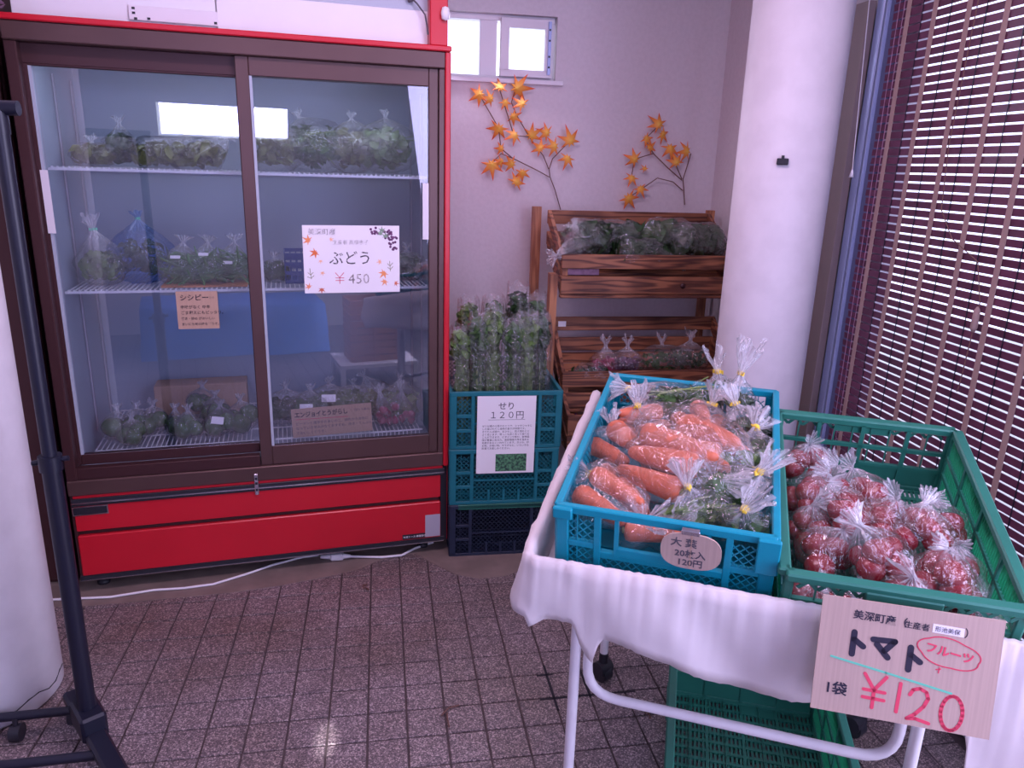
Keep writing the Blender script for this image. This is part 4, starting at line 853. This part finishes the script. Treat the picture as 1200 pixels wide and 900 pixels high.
gb(.315, .085, .125, 'crumpled bag with a yellow tie in the front right corner', .09, .08, .055, 'leafm', 60, .03, knot=(-.02, -.03, .07), tail=(.3, -.5, .8), seed=77, tlen=.045, flare=.03)

# round cardboard price tag on the cyan crate
cxm = CM @ frame((.233, -.0135, .156), (1, 0, 0), (0, 0, 1), (0, -1, 0))
tg = thing('oval_price_tag', 'small oval cardboard tag reading 大葉 20枚入 120円 on the cyan crate front', 'price tag', m=cxm)
pts = []
for k in range(40):
    a_ = 6.283*k/40; c_, s_ = math.cos(a_), math.sin(a_); pts.append((.0495*abs(c_)**.72*(1 if c_ > 0 else -1), .036*abs(s_)**.8*(1 if s_ > 0 else -1)))
b = MB(); b.poly(pts, .003); b.build('card', M['corr'], tg); boxo('crease', M['card'], tg, -.001, .001, -.035, .035, .003, .0036)
text('大 葉', .019, M['ink2'], tg, -.034, .010, z=.0034, off=.0003); text('20枚入', .017, M['ink2'], tg, -.026, -.011, z=.0034, off=.0003); text('120円', .017, M['ink2'], tg, -.021, -.029, z=.0034, off=.0003)
boxo('wire_clip', M['chrome'], tg, -.018, .012, .033, .042, -.006, .004, ch=.001)

# big cardboard tomato sign
A1 = Vector((.655, .920, .758)); A2 = Vector((.876, .812, .752)); X_ = (A2-A1).normalized(); ZZ = Vector((.1, .2, 1)); N_ = X_.cross(ZZ).normalized(); Y_ = N_.cross(X_)
Y_ = (Y_-X_*.035).normalized(); TM = frame(A1, X_, Y_, X_.cross(Y_))
ts = thing('cardboard_sign', 'large corrugated cardboard sign reading トマト ¥120 hung on the wagon front', 'sign', m=TM)
b = MB(); b.poly([(0, 0), (.247, .006), (.247, -.172), (.002, -.178)], .003); b.build('card', M['corr'], ts)
sw = .247/206; 
def S(px, py): return ((px-232)/783*.247, -(py-118)/472*.178*.99)
text('美深町産（', .0150, M['ink'], ts, .045, -.027, z=.0034, off=.0002); text('生産者', .0115, M['ink'], ts, .116, -.0275, z=.0034, off=.0001); boxo('name_slip', M['lens'], ts, .154, .196, -.0285, -.0155, .003, .0034); text('形池美保', .0085, M['ink2'], ts, .157, -.0255, z=.0036); text('）', .016, M['ink'], ts, .196, -.0275, z=.0034)
kt = [[(0, 1), (0, 0)], [(.02, .68), (.42, .42)]]; km = [[(0, .78), (.82, .84), (.46, .36)], [(.16, .60), (.62, .12)]]
strokes('lettering', kt, .0088, M['ink'], ts, .034, .050, -.083, z=.0032); strokes('lettering', km, .0088, M['ink'], ts, .036, .077, -.083, z=.0032); strokes('lettering', kt, .0088, M['ink'], ts, .034, .129, -.091, z=.0032)
strokes('green_underline', [[(.022, -.092), (.10, -.102), (.19, -.1145)]], .0032, M['greenink'], ts, z=.0032)
cloudp = []
for k in range(49):
    a_ = 6.283*k/48; r_ = 1+.09*abs(math.sin(a_*2.5+.4)); cloudp.append((.180+.040*r_*math.cos(a_), -.056+.0205*r_*math.sin(a_)-.12*.040*math.cos(a_)))
strokes('cloud_outline', [cloudp], .0018, M['redink'], ts, z=.0032)
text('フルーツ', .0165, M['redink'], ts, .147, -.057, z=.0034, off=.0005, rot=-.12); strokes('lettering', [[(.166, -.083), (.172, -.081)], [(.170, -.0795), (.1695, -.0875)]], .0016, M['redink'], ts, z=.0032)
text('1袋', .0215, M['ink'], ts, .018, -.148, z=.0034, off=.0004)
yen = [[(0, 1), (.5, .55)], [(1, 1), (.5, .55), (.5, 0)], [(.02, .52), (1, .52)], [(.02, .28), (1, .28)]]
two = [[(.0, .76), (.12, .93), (.38, 1.0), (.66, .92), (.76, .74), (.62, .48), (.3, .2), (0, .03), (.34, .07), (.9, .0)]]
zero = [[(.5+.45*math.cos(6.283*k/20), .5+.5*math.sin(6.283*k/20)) for k in range(21)]]
strokes('lettering', [[(x*.030, y*.050) for x, y in l] for l in yen], .0052, M['redink'], ts, ox=.072, oy=-.159, z=.0032)
strokes('lettering', [[(.122, -.114), (.1205, -.158)]], .0052, M['redink'], ts, z=.0032); strokes('lettering', [[(x*.033, y*.050) for x, y in l] for l in two], .0052, M['redink'], ts, ox=.136, oy=-.166, z=.0032)
strokes('lettering', [[(x*.032, y*.052) for x, y in l] for l in zero], .0052, M['redink'], ts, ox=.178, oy=-.170, z=.0032)

# ------------------------------------------------------------------ signs on the fridge
def fpt(s, y, z): return FM @ Vector((s, y, z))
fx = FM.to_3x3() @ Vector((1, 0, 0)); fn = FM.to_3x3() @ Vector((0, -1, 0))
g1 = thing('grape_price_sign', 'white paper sign reading ぶどう ¥450 with autumn leaves on fridge door', 'sign', m=frame(fpt(.737, .002, .966), fx, (0, 0, 1), fn))
boxo('sheet', M['paper'], g1, 0, .30, 0, .212, 0, .0008)
text('美深町産', .0215, M['ink2'], g1, .016, .184); text('生産者 高柳恵子', .0155, M['ink2'], g1, .090, .154); text('ぶどう', .047, M['ink'], g1, .078, .093, off=.0002, sx=.95)
strokes('lettering', [[(x*.026, y*.034) for x, y in l] for l in yen], .0018, M['redink'], g1, ox=.096, oy=.030, z=.001); text('450', .046, M['twig'], g1, .135, .0285, sx=1.0, off=-.0004)
def maple_outline(r, rs=None):
    lob = [(-90, .18), (-62, .42), (-40, .22), (-18, .78), (6, .34), (36, .98), (62, .38), (90, 1.12), (118, .38), (144, .98), (174, .34), (198, .78), (220, .22), (242, .42)]
    return [(r*q*math.cos(R(a)), r*q*math.sin(R(a))) for a, q in lob]
vb = MB(); tn = []
for (x, y, r_, c_) in ((.018, .165, .02, (.85, .30, .12)), (.037, .128, .02, (.75, .18, .05)), (.085, .168, .010, (.9, .5, .3)), (.052, .102, .009, (.9, .5, .3)), (.056, .065, .010, (.9, .5, .3)), (.014, .020, .014, (.8, .3, .15)), (.052, .012, .014, (.55, .14, .08)), (.250, .062, .020, (.85, .32, .12)), (.252, .035, .016, (.85, .35, .15)), (.286, .028, .012, (.65, .16, .08)), (.238, .098, .012, (.9, .5, .3))):
    o_ = maple_outline(r_); T = Matrix.Translation((x, y, .0008)) @ Matrix.Rotation(x*60, 4, 'Z'); k0 = len(vb.v); vb.poly(o_, .0002, T); tn += [c_]*(len(vb.v)-k0)
for (cx_, cy_, n_) in ((.218, .196, 9), (.262, .185, 12), (.278, .165, 14), (.282, .143, 6)):
    for q in range(n_):
        x = cx_+random.uniform(-.014, .014); y = min(.208, cy_+random.uniform(-.012, .012)); k0 = len(vb.v); vb.poly([(.0042*math.cos(6.28*j/8), .0042*math.sin(6.28*j/8)) for j in range(8)], .0002+q*.00001, Matrix.Translation((x, y, .001))); tn += [random.choice(((.14, .05, .13), (.20, .07, .18), (.10, .03, .10)))]*(len(vb.v)-k0)
for (x, y) in ((.245, .196), (.256, .178), (.240, .186)):
    k0 = len(vb.v); vb.poly(maple_outline(.014), .0002, Matrix.Translation((x, y, .0016))); tn += [(.25, .36, .25)]*(len(vb.v)-k0)
vb.build('printed_leaves', M['print'], g1, tone=tn)
for tw in ([[(.018, .078), (.022, .045)], [(.012, .065), (.020, .058), (.028, .066)], [(.010, .052), (.021, .048), (.030, .056)]], [[(.268, .100), (.270, .068)], [(.261, .092), (.269, .084), (.278, .094)], [(.262, .080), (.270, .073), (.278, .082)]]): strokes('printed_twig', tw, .0015, M['crown'], g1, z=.001)
g2 = thing('kraft_note_card', 'brown handwritten card reading シシピー taped inside the left door glass', 'price card', m=frame(fpt(.356, .029, .857), fx, (.01, 0, 1), fn))
boxo('sheet', M['card'], g2, 0, .119, 0, .117, 0, .0008)
text('シシピー', .021, M['ink'], g2, .010, .090, off=.0007); text('甘辛', .008, M['ink2'], g2, .094, .094)
for k, s_ in enumerate(('辛味がなく 中辛', 'ごま和えにもピッタリ。', '焼き・炒め がおいしい', 'まいにち旬の味をどうぞ。')): text(s_, .0118 if k < 2 else .0095, M['ink'], g2, .010, .064-k*.0175, off=.0003)
g3 = thing('kraft_note_card', 'brown handwritten card reading エンジョイとうがらし leaning at fridge bottom', 'price card', m=frame(fpt(.678, .105, .447), fx+Vector((0, 0, .045)), (-.03, .12, 1), fn))
boxo('sheet', M['card'], g3, 0, .272, 0, .102, 0, .0012)
text('エンジョイとうがらし', .0215, M['ink'], g3, .010, .072, off=.0005, z=.0014, sx=.84); strokes('red_underline', [[(.014, .064), (.19, .060)]], .0018, M['redink'], g3, z=.0013)
for k, s_ in enumerate(('ピーマンと唐辛子のあいのこ。緑色から赤色に', 'なっていき辛みがなくおすすめ。焼き・てんぷら', 'でおいしくどうぞ。')): text(s_, .0118, M['ink2'], g3, .012, .044-k*.0165, z=.0014)
text('（甘とう美人）', .010, M['ink2'], g3, .205, .078, z=.0014)

# ------------------------------------------------------------------ fridge contents
def FB(s_, y, z): return fpt(s_, y, z)
def leafF(s_, y, z, L_, wd, h, mt, lab, kn, n=120, size=.03, grp=None, seed=1, nm='bagged_greens', stem=False, fmt='film', tie=None, tail=None, tlen=.02, flare=.014): return leafbag(nm, lab, 'bagged vegetable', FB(s_, y, z), L_*1.12, wd*1.25, h*1.25, mt, int(n*1.3), size*1.25, knot=(kn[0], kn[1], max(kn[2]*.88, h*1.32)), tail=tail, group=grp, seed=seed, stem=stem, fmt=fmt, tie=tie, tlen=tlen, flare=flare)
gt = 'bagged greens on the top fridge shelf'
for k, a in enumerate([(.13, .25, .09, .08, .055, 'leafo', 'small rounded bag at the left end of the top fridge shelf', (.0, .0, .075)), (.20, .32, .07, .06, .09, 'leafd', 'dark upright bag with green tie behind the small rounded bag', (0, 0, .15)), (.31, .28, .13, .12, .07, 'leafo', 'low bag of olive greens left of centre on top fridge shelf', (.08, 0, .03)),
     (.43, .26, .15, .12, .075, 'leafo', 'low shiny bag of olive greens behind the left door edge, top shelf', (.10, 0, .03)), (.67, .26, .10, .12, .12, 'leafo', 'bag of greens just right of the door stile on top shelf', (.02, .0, .17)), (.80, .28, .16, .14, .13, 'leafm', 'large bag of long green stems on top shelf right side', (-.05, .02, .20)),
     (.92, .26, .08, .12, .13, 'leafo', 'narrow upright bag of olive green stems on top shelf', (.0, .0, .20)), (1.03, .25, .14, .12, .14, 'leafl', 'bag of pale green fine stems at the right end of top shelf', (.0, .0, .19))]):
    leafF(a[0], a[1], 1.332, a[2], a[3], a[4], a[5], a[6], a[7], n=150, size=.032, grp=gt, seed=100+k, stem=k > 3)
t = leafF(.125, .22, .968, .09, .09, .10, 'leafl', 'clear white bag of pods at the left end of middle fridge shelf', (-.01, -.01, .20), seed=110, tie='mint', tlen=.04, flare=.02)
t = leafF(.235, .26, .968, .12, .12, .13, 'leafm', 'blue plastic bag of pods on the middle fridge shelf', (.0, .0, .235), seed=111, fmt='bluefilm', tie='mint', n=60, tlen=.02)
gm = 'bags of green pods on the middle fridge shelf'
for k, (s_, y, lab, lb) in enumerate(((.355, .22, 'bag of green pods right beside the blue bag', (.0, -.055, .09)), (.43, .21, 'bag of green pods above the brown シシピー card', (.01, -.055, .10)), (.51, .24, 'bag of green pods at the left door edge, middle shelf', (.0, -.06, .07)))):
    t = thing('bagged_pods', lab, 'bagged vegetable', FB(s_, y, .972), group=gm); b = MB(); pods(b, (0, 0, .045), (.045, .035, .036), 60, .085, .0045); b.build('pods', M['bean'], t, kind='stuff')
    film(t, [((-.03, 0, .04), .04), ((.03, 0, .04), .04), ((0, 0, .055), .045)], (.01, .02, .13), None, tlen=.02, seed=120+k, tie=None, wob=.012); patch(t, lb, (0, -1, .5), (0, 0, 1), .03, .01)
t = boxo('wooden_tray', M['orange'], None, .30, .56, .15, .40, .9665, .9715, m=FM); tag(t, 'thin brown tray under the pods on the middle fridge shelf', 'tray')
t = thing('blue_basket', 'dark blue plastic basket left behind the ぶどう sign, middle shelf', 'basket', m=FM @ Matrix.Translation((.68, .2, .967)))
for nm, q in (('front_wall', (0, .14, 0, .004)), ('back_wall', (0, .14, .16, .164))):
    b = MB(); 
    for z in (0, .03, .06, .09): b.box(q[0], q[1], q[2], q[3], z, z+.012)
    for x in range(8): b.box(x*.0194, x*.0194+.004, q[2], q[3], 0, .10)
    b.build(nm, M['bluecrate'], t)
boxo('bottom', M['bluecrate'], t, 0, .14, 0, .164, 0, .004); boxo('side_wall', M['bluecrate'], t, 0, .004, 0, .164, 0, .10); boxo('side_wall', M['bluecrate'], t, .136, .14, 0, .164, 0, .10)
leafF(.650, .24, .968, .06, .06, .06, 'leafd', 'dark green bag beside the blue basket near the door stile', (0, 0, .09), seed=130)
leafF(1.10, .26, .968, .08, .1, .08, 'leafd', 'dark green bag right of the ぶどう sign on middle shelf', (0, 0, .11), seed=131)
t = boxo('cardboard_box', M['card'], None, .20, .52, .44, .54, .446, .56, ch=.002, m=FM); tag(t, 'low beige cardboard box at the back bottom of the fridge', 'box')
t = boxo('orange_wooden_box', M['orange'], None, 1.0, 1.14, .40, .55, .967, 1.03, ch=.002, m=FM); tag(t, 'flat orange-brown wooden box at the right end of middle fridge shelf', 'box')
# peppers: round bags at the bottom left
pb = MB(); pb.lathe([(0, -.9), (.45, -1), (.85, -.7), (1, 0), (.9, .6), (.5, .85), (.12, .65), (0, .6)], 12); pepper_me = pb.mesh('green_pepper', M['pepper'])
gp = 'round bags of green peppers on the fridge bottom rack'
for k, (s_, y, z, r_, n_, lab) in enumerate(((.115, .22, .446, .045, 3, 'bag of green peppers farthest left on bottom rack'), (.165, .27, .446, .04, 3, 'bag of peppers behind the leftmost two'), (.215, .27, .446, .042, 3, 'round pepper bag third from the left on bottom rack'), (.165, .165, .446, .038, 3, 'pepper bag standing forward of the others near rack edge'),
      (.335, .20, .446, .040, 3, 'round shiny pepper bag in the middle of left side'), (.290, .24, .446, .038, 2, 'small bright green pepper bag left of the shiny one'), (.375, .32, .485, .045, 3, 'pepper bag piled at the top of the heap'), (.420, .27, .47, .042, 3, 'pepper bag with yellowish peppers right of the heap'),
      (.440, .20, .446, .045, 3, 'dark bag of peppers with a white label near door edge'), (.505, .22, .446, .05, 3, 'last pepper bag against the door stile'))):
    r_ *= 1.2; t = thing('pepper_bag', lab, 'bag of peppers', FB(s_, y, z), group=gp); sp = []
    for q in range(n_):
        a_ = 6.28*q/n_+k; c = Vector((math.cos(a_)*r_*.48, math.sin(a_)*r_*.48, r_*.62+(.3*r_ if q == 2 else 0))); rr = r_*.58; sp.append((c, rr)); put('green_pepper', pepper_me, t, Matrix.Translation(c) @ Matrix.Rotation(a_, 4, 'Z') @ Matrix.Rotation(1.1, 4, 'X') @ Matrix.Scale(rr, 4))
    film(t, sp, (0, 0.01, r_*1.85), None, tlen=.018, flare=.012, seed=140+k, tie=None, fl=.001)
    if k in (8,): patch(t, (.0, -.045, .065), (0, -1, .6), (.1, 0, 1), .04, .025)
gbm = 'bags on the right half of the fridge bottom rack'
for k, a in enumerate([(.66, .28, .10, .10, .09, 'leafd', 'bag of dark greens left behind the エンジョイ card', (.0, .0, .15)), (.735, .24, .10, .09, .09, 'leafm', 'bag with a rectangular white label above the card', (.01, 0, .15)), (.815, .28, .12, .10, .10, 'leafl', 'bag with an oval white label above the card', (.0, 0, .16)),
      (.90, .28, .12, .10, .10, 'leafl', 'hazy clear bag above the right end of the card', (.0, .0, .15)), (1.00, .26, .10, .10, .10, 'leafo', 'bag of long green stalks slanting beside the card', (-.06, .02, .18)), (1.07, .24, .10, .10, .09, 'leafl', 'bag of pale stalks at the far right of bottom rack', (.0, .02, .17))]):
    t = leafF(a[0], a[1], .446, a[2], a[3], a[4], a[5], a[6], a[7], n=110, size=.03, grp=gbm, seed=150+k, stem=k > 3)
    if k == 1: patch(t, (0, -.055, .085), (0, -1, .5), (0, 0, 1), .045, .02)
    if k == 2: patch(t, (0, -.055, .10), (0, -1, .7), (0, 0, 1), .05, .028)
rb = MB(); rb.lathe([(0, -1.4), (.12, -1.2), (.6, -.75), (1, 0), (.8, .65), (.3, .9), (0, .9)], 12); rad_me = rb.mesh('radish', M['radish'])
for k, (s_, y, lab) in enumerate(((.985, .17, 'bag of purplish red radishes right of the card'), (1.065, .18, 'bag of red radishes in the right corner of bottom rack'))):
    t = thing('radish_bag', lab, 'bag of radishes', FB(s_, y, .446), group='bags of red radishes on the fridge bottom rack'); sp = []
    for q in range(7):
        c = Vector((random.uniform(-.035, .035), random.uniform(-.02, .02), .02+.022*(q % 3))); sp.append((c, .018)); put('radish', rad_me, t, Matrix.Translation(c) @ Matrix.Rotation(q, 4, 'X') @ Matrix.Scale(.015, 4))
    film(t, sp, (.0, .02, .12), None, tlen=.03, seed=170+k, tie=None, fl=.001)

# ------------------------------------------------------------------ maple branches on the wall
mm = None
def branch(lab, twigs, lv, seed):
    t = thing('maple_branch', lab, 'artificial branch', (twigs[0][0][0], 3.24, twigs[0][0][1]), group='artificial autumn maple branches on the back wall'); o = Vector(t.location); rs = random.Random(seed); b = MB()
    for tw in twigs: b.tube([Vector((x, 3.232-.012*min(1, k), z))-o for k, (x, z) in enumerate(tw)], .0022, 6)
    b.build('twig', M['twig'], t)
    for (x, z, s_) in lv:
        b = MB(); out = maple_outline(1.0); c0 = (.95, .62, .10); tips = [(.78, .02, .02), (.85, .06, .03)]; r_ = .043*s_
        vs = [Vector((0, 0, .10*r_))]; tn = [c0]; n_ = len(out)
        for (px, pz) in out:
            d = math.hypot(px, pz); vs.append(Vector((px*r_, pz*r_, -.25*r_*d*d*rs.uniform(.6, 1.2)))); tn.append(rs.choice(tips) if d > .7 else (.92, .36, .06))
        b.add(vs, [(0, k+1, (k+1) % n_+1) for k in range(n_)], False)
        me = b.mesh('leaf', M['maple'], tone=tn)
        m_ = Matrix.Translation(Vector((x, 3.222-rs.uniform(0.004, .028), z))-o) @ Matrix.Rotation(rs.uniform(0, 6.28), 4, 'Y') @ Matrix.Rotation(R(90)+rs.uniform(-.45, .45), 4, 'X') @ Matrix.Rotation(rs.uniform(-.4, .4), 4, 'Y')
        put('leaf', me, t, m_)
# positions on the wall plane
LV1 = [(0.398, 1.646, 1.25), (0.443, 1.63, 1.0), (0.479, 1.673, 1.1), (0.549, 1.677, 1.6), (0.503, 1.623, 0.9), (0.572, 1.616, 1.1), (0.537, 1.568, 1.0), (0.48, 1.521, 1.35), (0.546, 1.496, 1.15), (0.612, 1.496, 1.3), (0.654, 1.447, 1.1), (0.681, 1.508, 1.1), (0.714, 1.457, 1.2), (0.78, 1.479, 1.5), (0.771, 1.412, 1.15), (0.494, 1.441, 0.8), (0.451, 1.377, 1.4), (0.494, 1.391, 0.9), (0.537, 1.382, 1.1), (0.584, 1.35, 1.0), (0.556, 1.308, 1.2)]
TW1 = [[(0.759, 1.199), (0.727, 1.283), (0.703, 1.335), (0.699, 1.366), (0.711, 1.407), (0.763, 1.461)], [(0.703, 1.333), (0.647, 1.359), (0.547, 1.402), (0.493, 1.421), (0.451, 1.379)], [(0.699, 1.366), (0.672, 1.417), (0.609, 1.491), (0.553, 1.574), (0.53, 1.622), (0.549, 1.677)], [(0.547, 1.402), (0.492, 1.441), (0.48, 1.521), (0.398, 1.646)], [(0.609, 1.491), (0.544, 1.495), (0.479, 1.673)]]
LV2 = [(1.165, 1.56, 1.3), (1.182, 1.522, 1.1), (1.107, 1.503, 1.0), (1.13, 1.466, 1.0), (1.066, 1.416, 1.2), (1.223, 1.468, 1.4), (1.293, 1.457, 1.3), (1.251, 1.408, 1.2), (1.118, 1.378, 0.6), (1.061, 1.342, 1.0), (1.099, 1.298, 1.0), (1.052, 1.257, 1.3)]
TW2 = [[(1.318, 1.232), (1.303, 1.297), (1.295, 1.34), (1.308, 1.394), (1.32, 1.448)], [(1.304, 1.292), (1.25, 1.328), (1.178, 1.342), (1.124, 1.304), (1.058, 1.259)], [(1.296, 1.335), (1.221, 1.386), (1.152, 1.442), (1.108, 1.498), (1.165, 1.557)], [(1.152, 1.442), (1.069, 1.417), (1.061, 1.342)], [(1.295, 1.34), (1.251, 1.408), (1.223, 1.468)]]
branch('larger orange maple branch on the wall below the small window', TW1, LV1, 3)
branch('smaller orange maple branch on the wall above the wooden rack', TW2, LV2, 5)

# ------------------------------------------------------------------ black garment rail on the left
gr = thing('garment_rail', 'black steel garment rail with telescopic pole at the left edge', 'garment rail', (-.700, 1.625, 0))
b = MB(); b.tube([(0, 0, .71), (0, 0, 1.405)], .0145, 14); up = b.build('upper_pole', M['navy'], gr)
b = MB(); b.tube([(0, 0, .09), (0, 0, .735)], .0195, 14); b.build('lower_pole', M['navy'], gr)
b = MB(); b.tube([(0, 0, .722), (0, 0, .755)], .0235, 14); b.tube([(-.036, -.0, .738), (.036, 0, .748)], .006, 8); b.build('lock_collar', M['navy'], gr)
b = MB(); b.tube([(0, 0, 1.40), (0, 0, 1.452)], .016, 12); b.build('elbow', M['navy'], gr); b = MB(); b.tube([(.036, 0, 1.447), (-.1, 0, 1.447), (-.9, 0.02, 1.447)], .0135, 12); b.build('top_bar', M['navy'], gr)
fd = Vector((.185, -.275, 0)).normalized(); 
b = MB(); m_ = frame((0, 0, 0), fd, Vector((-fd.y, fd.x, 0)), (0, 0, 1)); b.box(-.15, .26, -.022, .022, .055, .085, ch=.006, m=m_); b.box(-.05, .05, -.028, .028, .06, .125, ch=.006, m=m_); b.build('foot_bar', M['navy'], gr)
for d_ in (-.09, .105):
    q = fd*d_; b = MB(); b.tube([q+Vector((0, 0, .06)), q+Vector((-.9, -.02, .055))], .0115, 10); b.build('base_tube', M['navy'], gr)
for d_ in (-.125, .235):
    q = fd*d_; b = MB(); b.tube([q+Vector((-.016, 0, .026)), q+Vector((.016, 0, .026))], .0255, 16); b.tube([q+Vector((0, 0, .03)), q+Vector((0, 0, .06))], .008, 8); b.build('caster', M['black'], gr)
q = Vector((-.19, .06, 0)); b = MB(); b.tube([q+Vector((-.012, 0, .022)), q+Vector((.012, 0, .022))], .0215, 14); b.tube([q+Vector((0, 0, .02)), q+Vector((0, .0, .058))], .006, 8); b.build('caster', M['black'], gr)
# crumpled translucent bag hanging from above the fridge corner
t = thing('pink_dried_flowers', 'pinkish crumpled dried flower bunch at the upper left corner', 'flowers', (-.93, 2.18, 1.70)); b = MB(); leaves(b, (0, 0, .05), (.06, .03, .05), 60, .03, .8); b.build('petals', M['pink'], t, kind='stuff'); b = MB(); b.tube([(0, .02, .08), (-.02, .02, .3), (-.03, .02, .8)], .002, 5); b.build('string', M['twig'], t)

# ------------------------------------------------------------------ behind the camera (seen only as reflections in the fridge glass)

bs = thing('added_reflection_stack', 'low stack covered with a blue tarpaulin, added unseen behind the viewer for its blue reflection', 'tarpaulin', (-.25, -.95, 0))  # stack added out of view to give the fridge glass a blue reflection
P_ = []
for i in range(15):
    row = []
    for k in range(64):
        a = 6.2832*k/64; ca, sa = math.cos(a), math.sin(a); q = max(abs(ca), abs(sa)); x = .62*ca/q; y = .28*sa/q; v_ = i/14
        if v_ < .35: sc_ = v_/.35; z = .37+.01*noise.noise(Vector((x*4, y*4, 0))); row.append((x*sc_, y*sc_, z))
        else: u = (v_-.35)/.65; w_ = 1+.04*u+.05*u*noise.noise(Vector((a*4, u, 2))); row.append((x*w_, y*w_, .365*(1-u)+.003))
    P_.append(row)
b = MB(); b.grid(P_, closed=True); b.build('tarpaulin', M['bluesheet'], bs)
for k in range(3):
    t = thing('wooden_box', ['bottom', 'middle', 'top'][k]+' slatted orange wooden box of the low pile behind the viewer', 'box', (.36, .02, .14+k*.135), group='slatted wooden boxes behind the viewer')
    for z in (0, .045, .09):
        boxo('plank', M['orange'], t, 0, .33, .21, .222, z, z+.036, ch=.001); boxo('plank', M['orange'], t, 0, .33, 0, .012, z, z+.036, ch=.001); boxo('side_plank', M['orange'], t, 0, .012, .012, .21, z, z+.036); boxo('side_plank', M['orange'], t, .318, .33, .012, .21, z, z+.036)
    for x in (.02, .145, .29): boxo('batten', M['orange'], t, x, x+.022, .222, .23, 0, .126)
    boxo('bottom', M['orange'], t, .012, .318, .012, .21, 0, .008)
pl = thing('low_platform', 'low white platform under the wooden boxes', 'platform', (.28, -.05, 0)); boxo('top', M['white'], pl, 0, .50, 0, .36, .115, .139, ch=.002)
for x in (.0, .47):
    for y in (0, .33): boxo('leg', M['white'], pl, x, x+.03, y, y+.03, 0, .115)

dc = thing('added_shade_cabinet', 'dark brown cabinet added to make the shaded gap left of the fridge', 'cabinet', (-1.52, 2.42, 0)); boxo('body', M['brown2'], dc, 0, .50, .012, .62, .0, 1.95, ch=.003)  # dark body added as a stand-in for the shade beside the fridge
for x0, x1 in ((.005, .247), (.253, .495)):
    dd_ = boxo('door', M['brown2'], dc, x0, x1, -.004, .012, .02, 1.93, ch=.002); boxo('handle', M['black'], dd_, (x1-.03) if x0 < .1 else (x0+.02), (x1-.02) if x0 < .1 else (x0+.03), -.02, -.004, .95, 1.08)
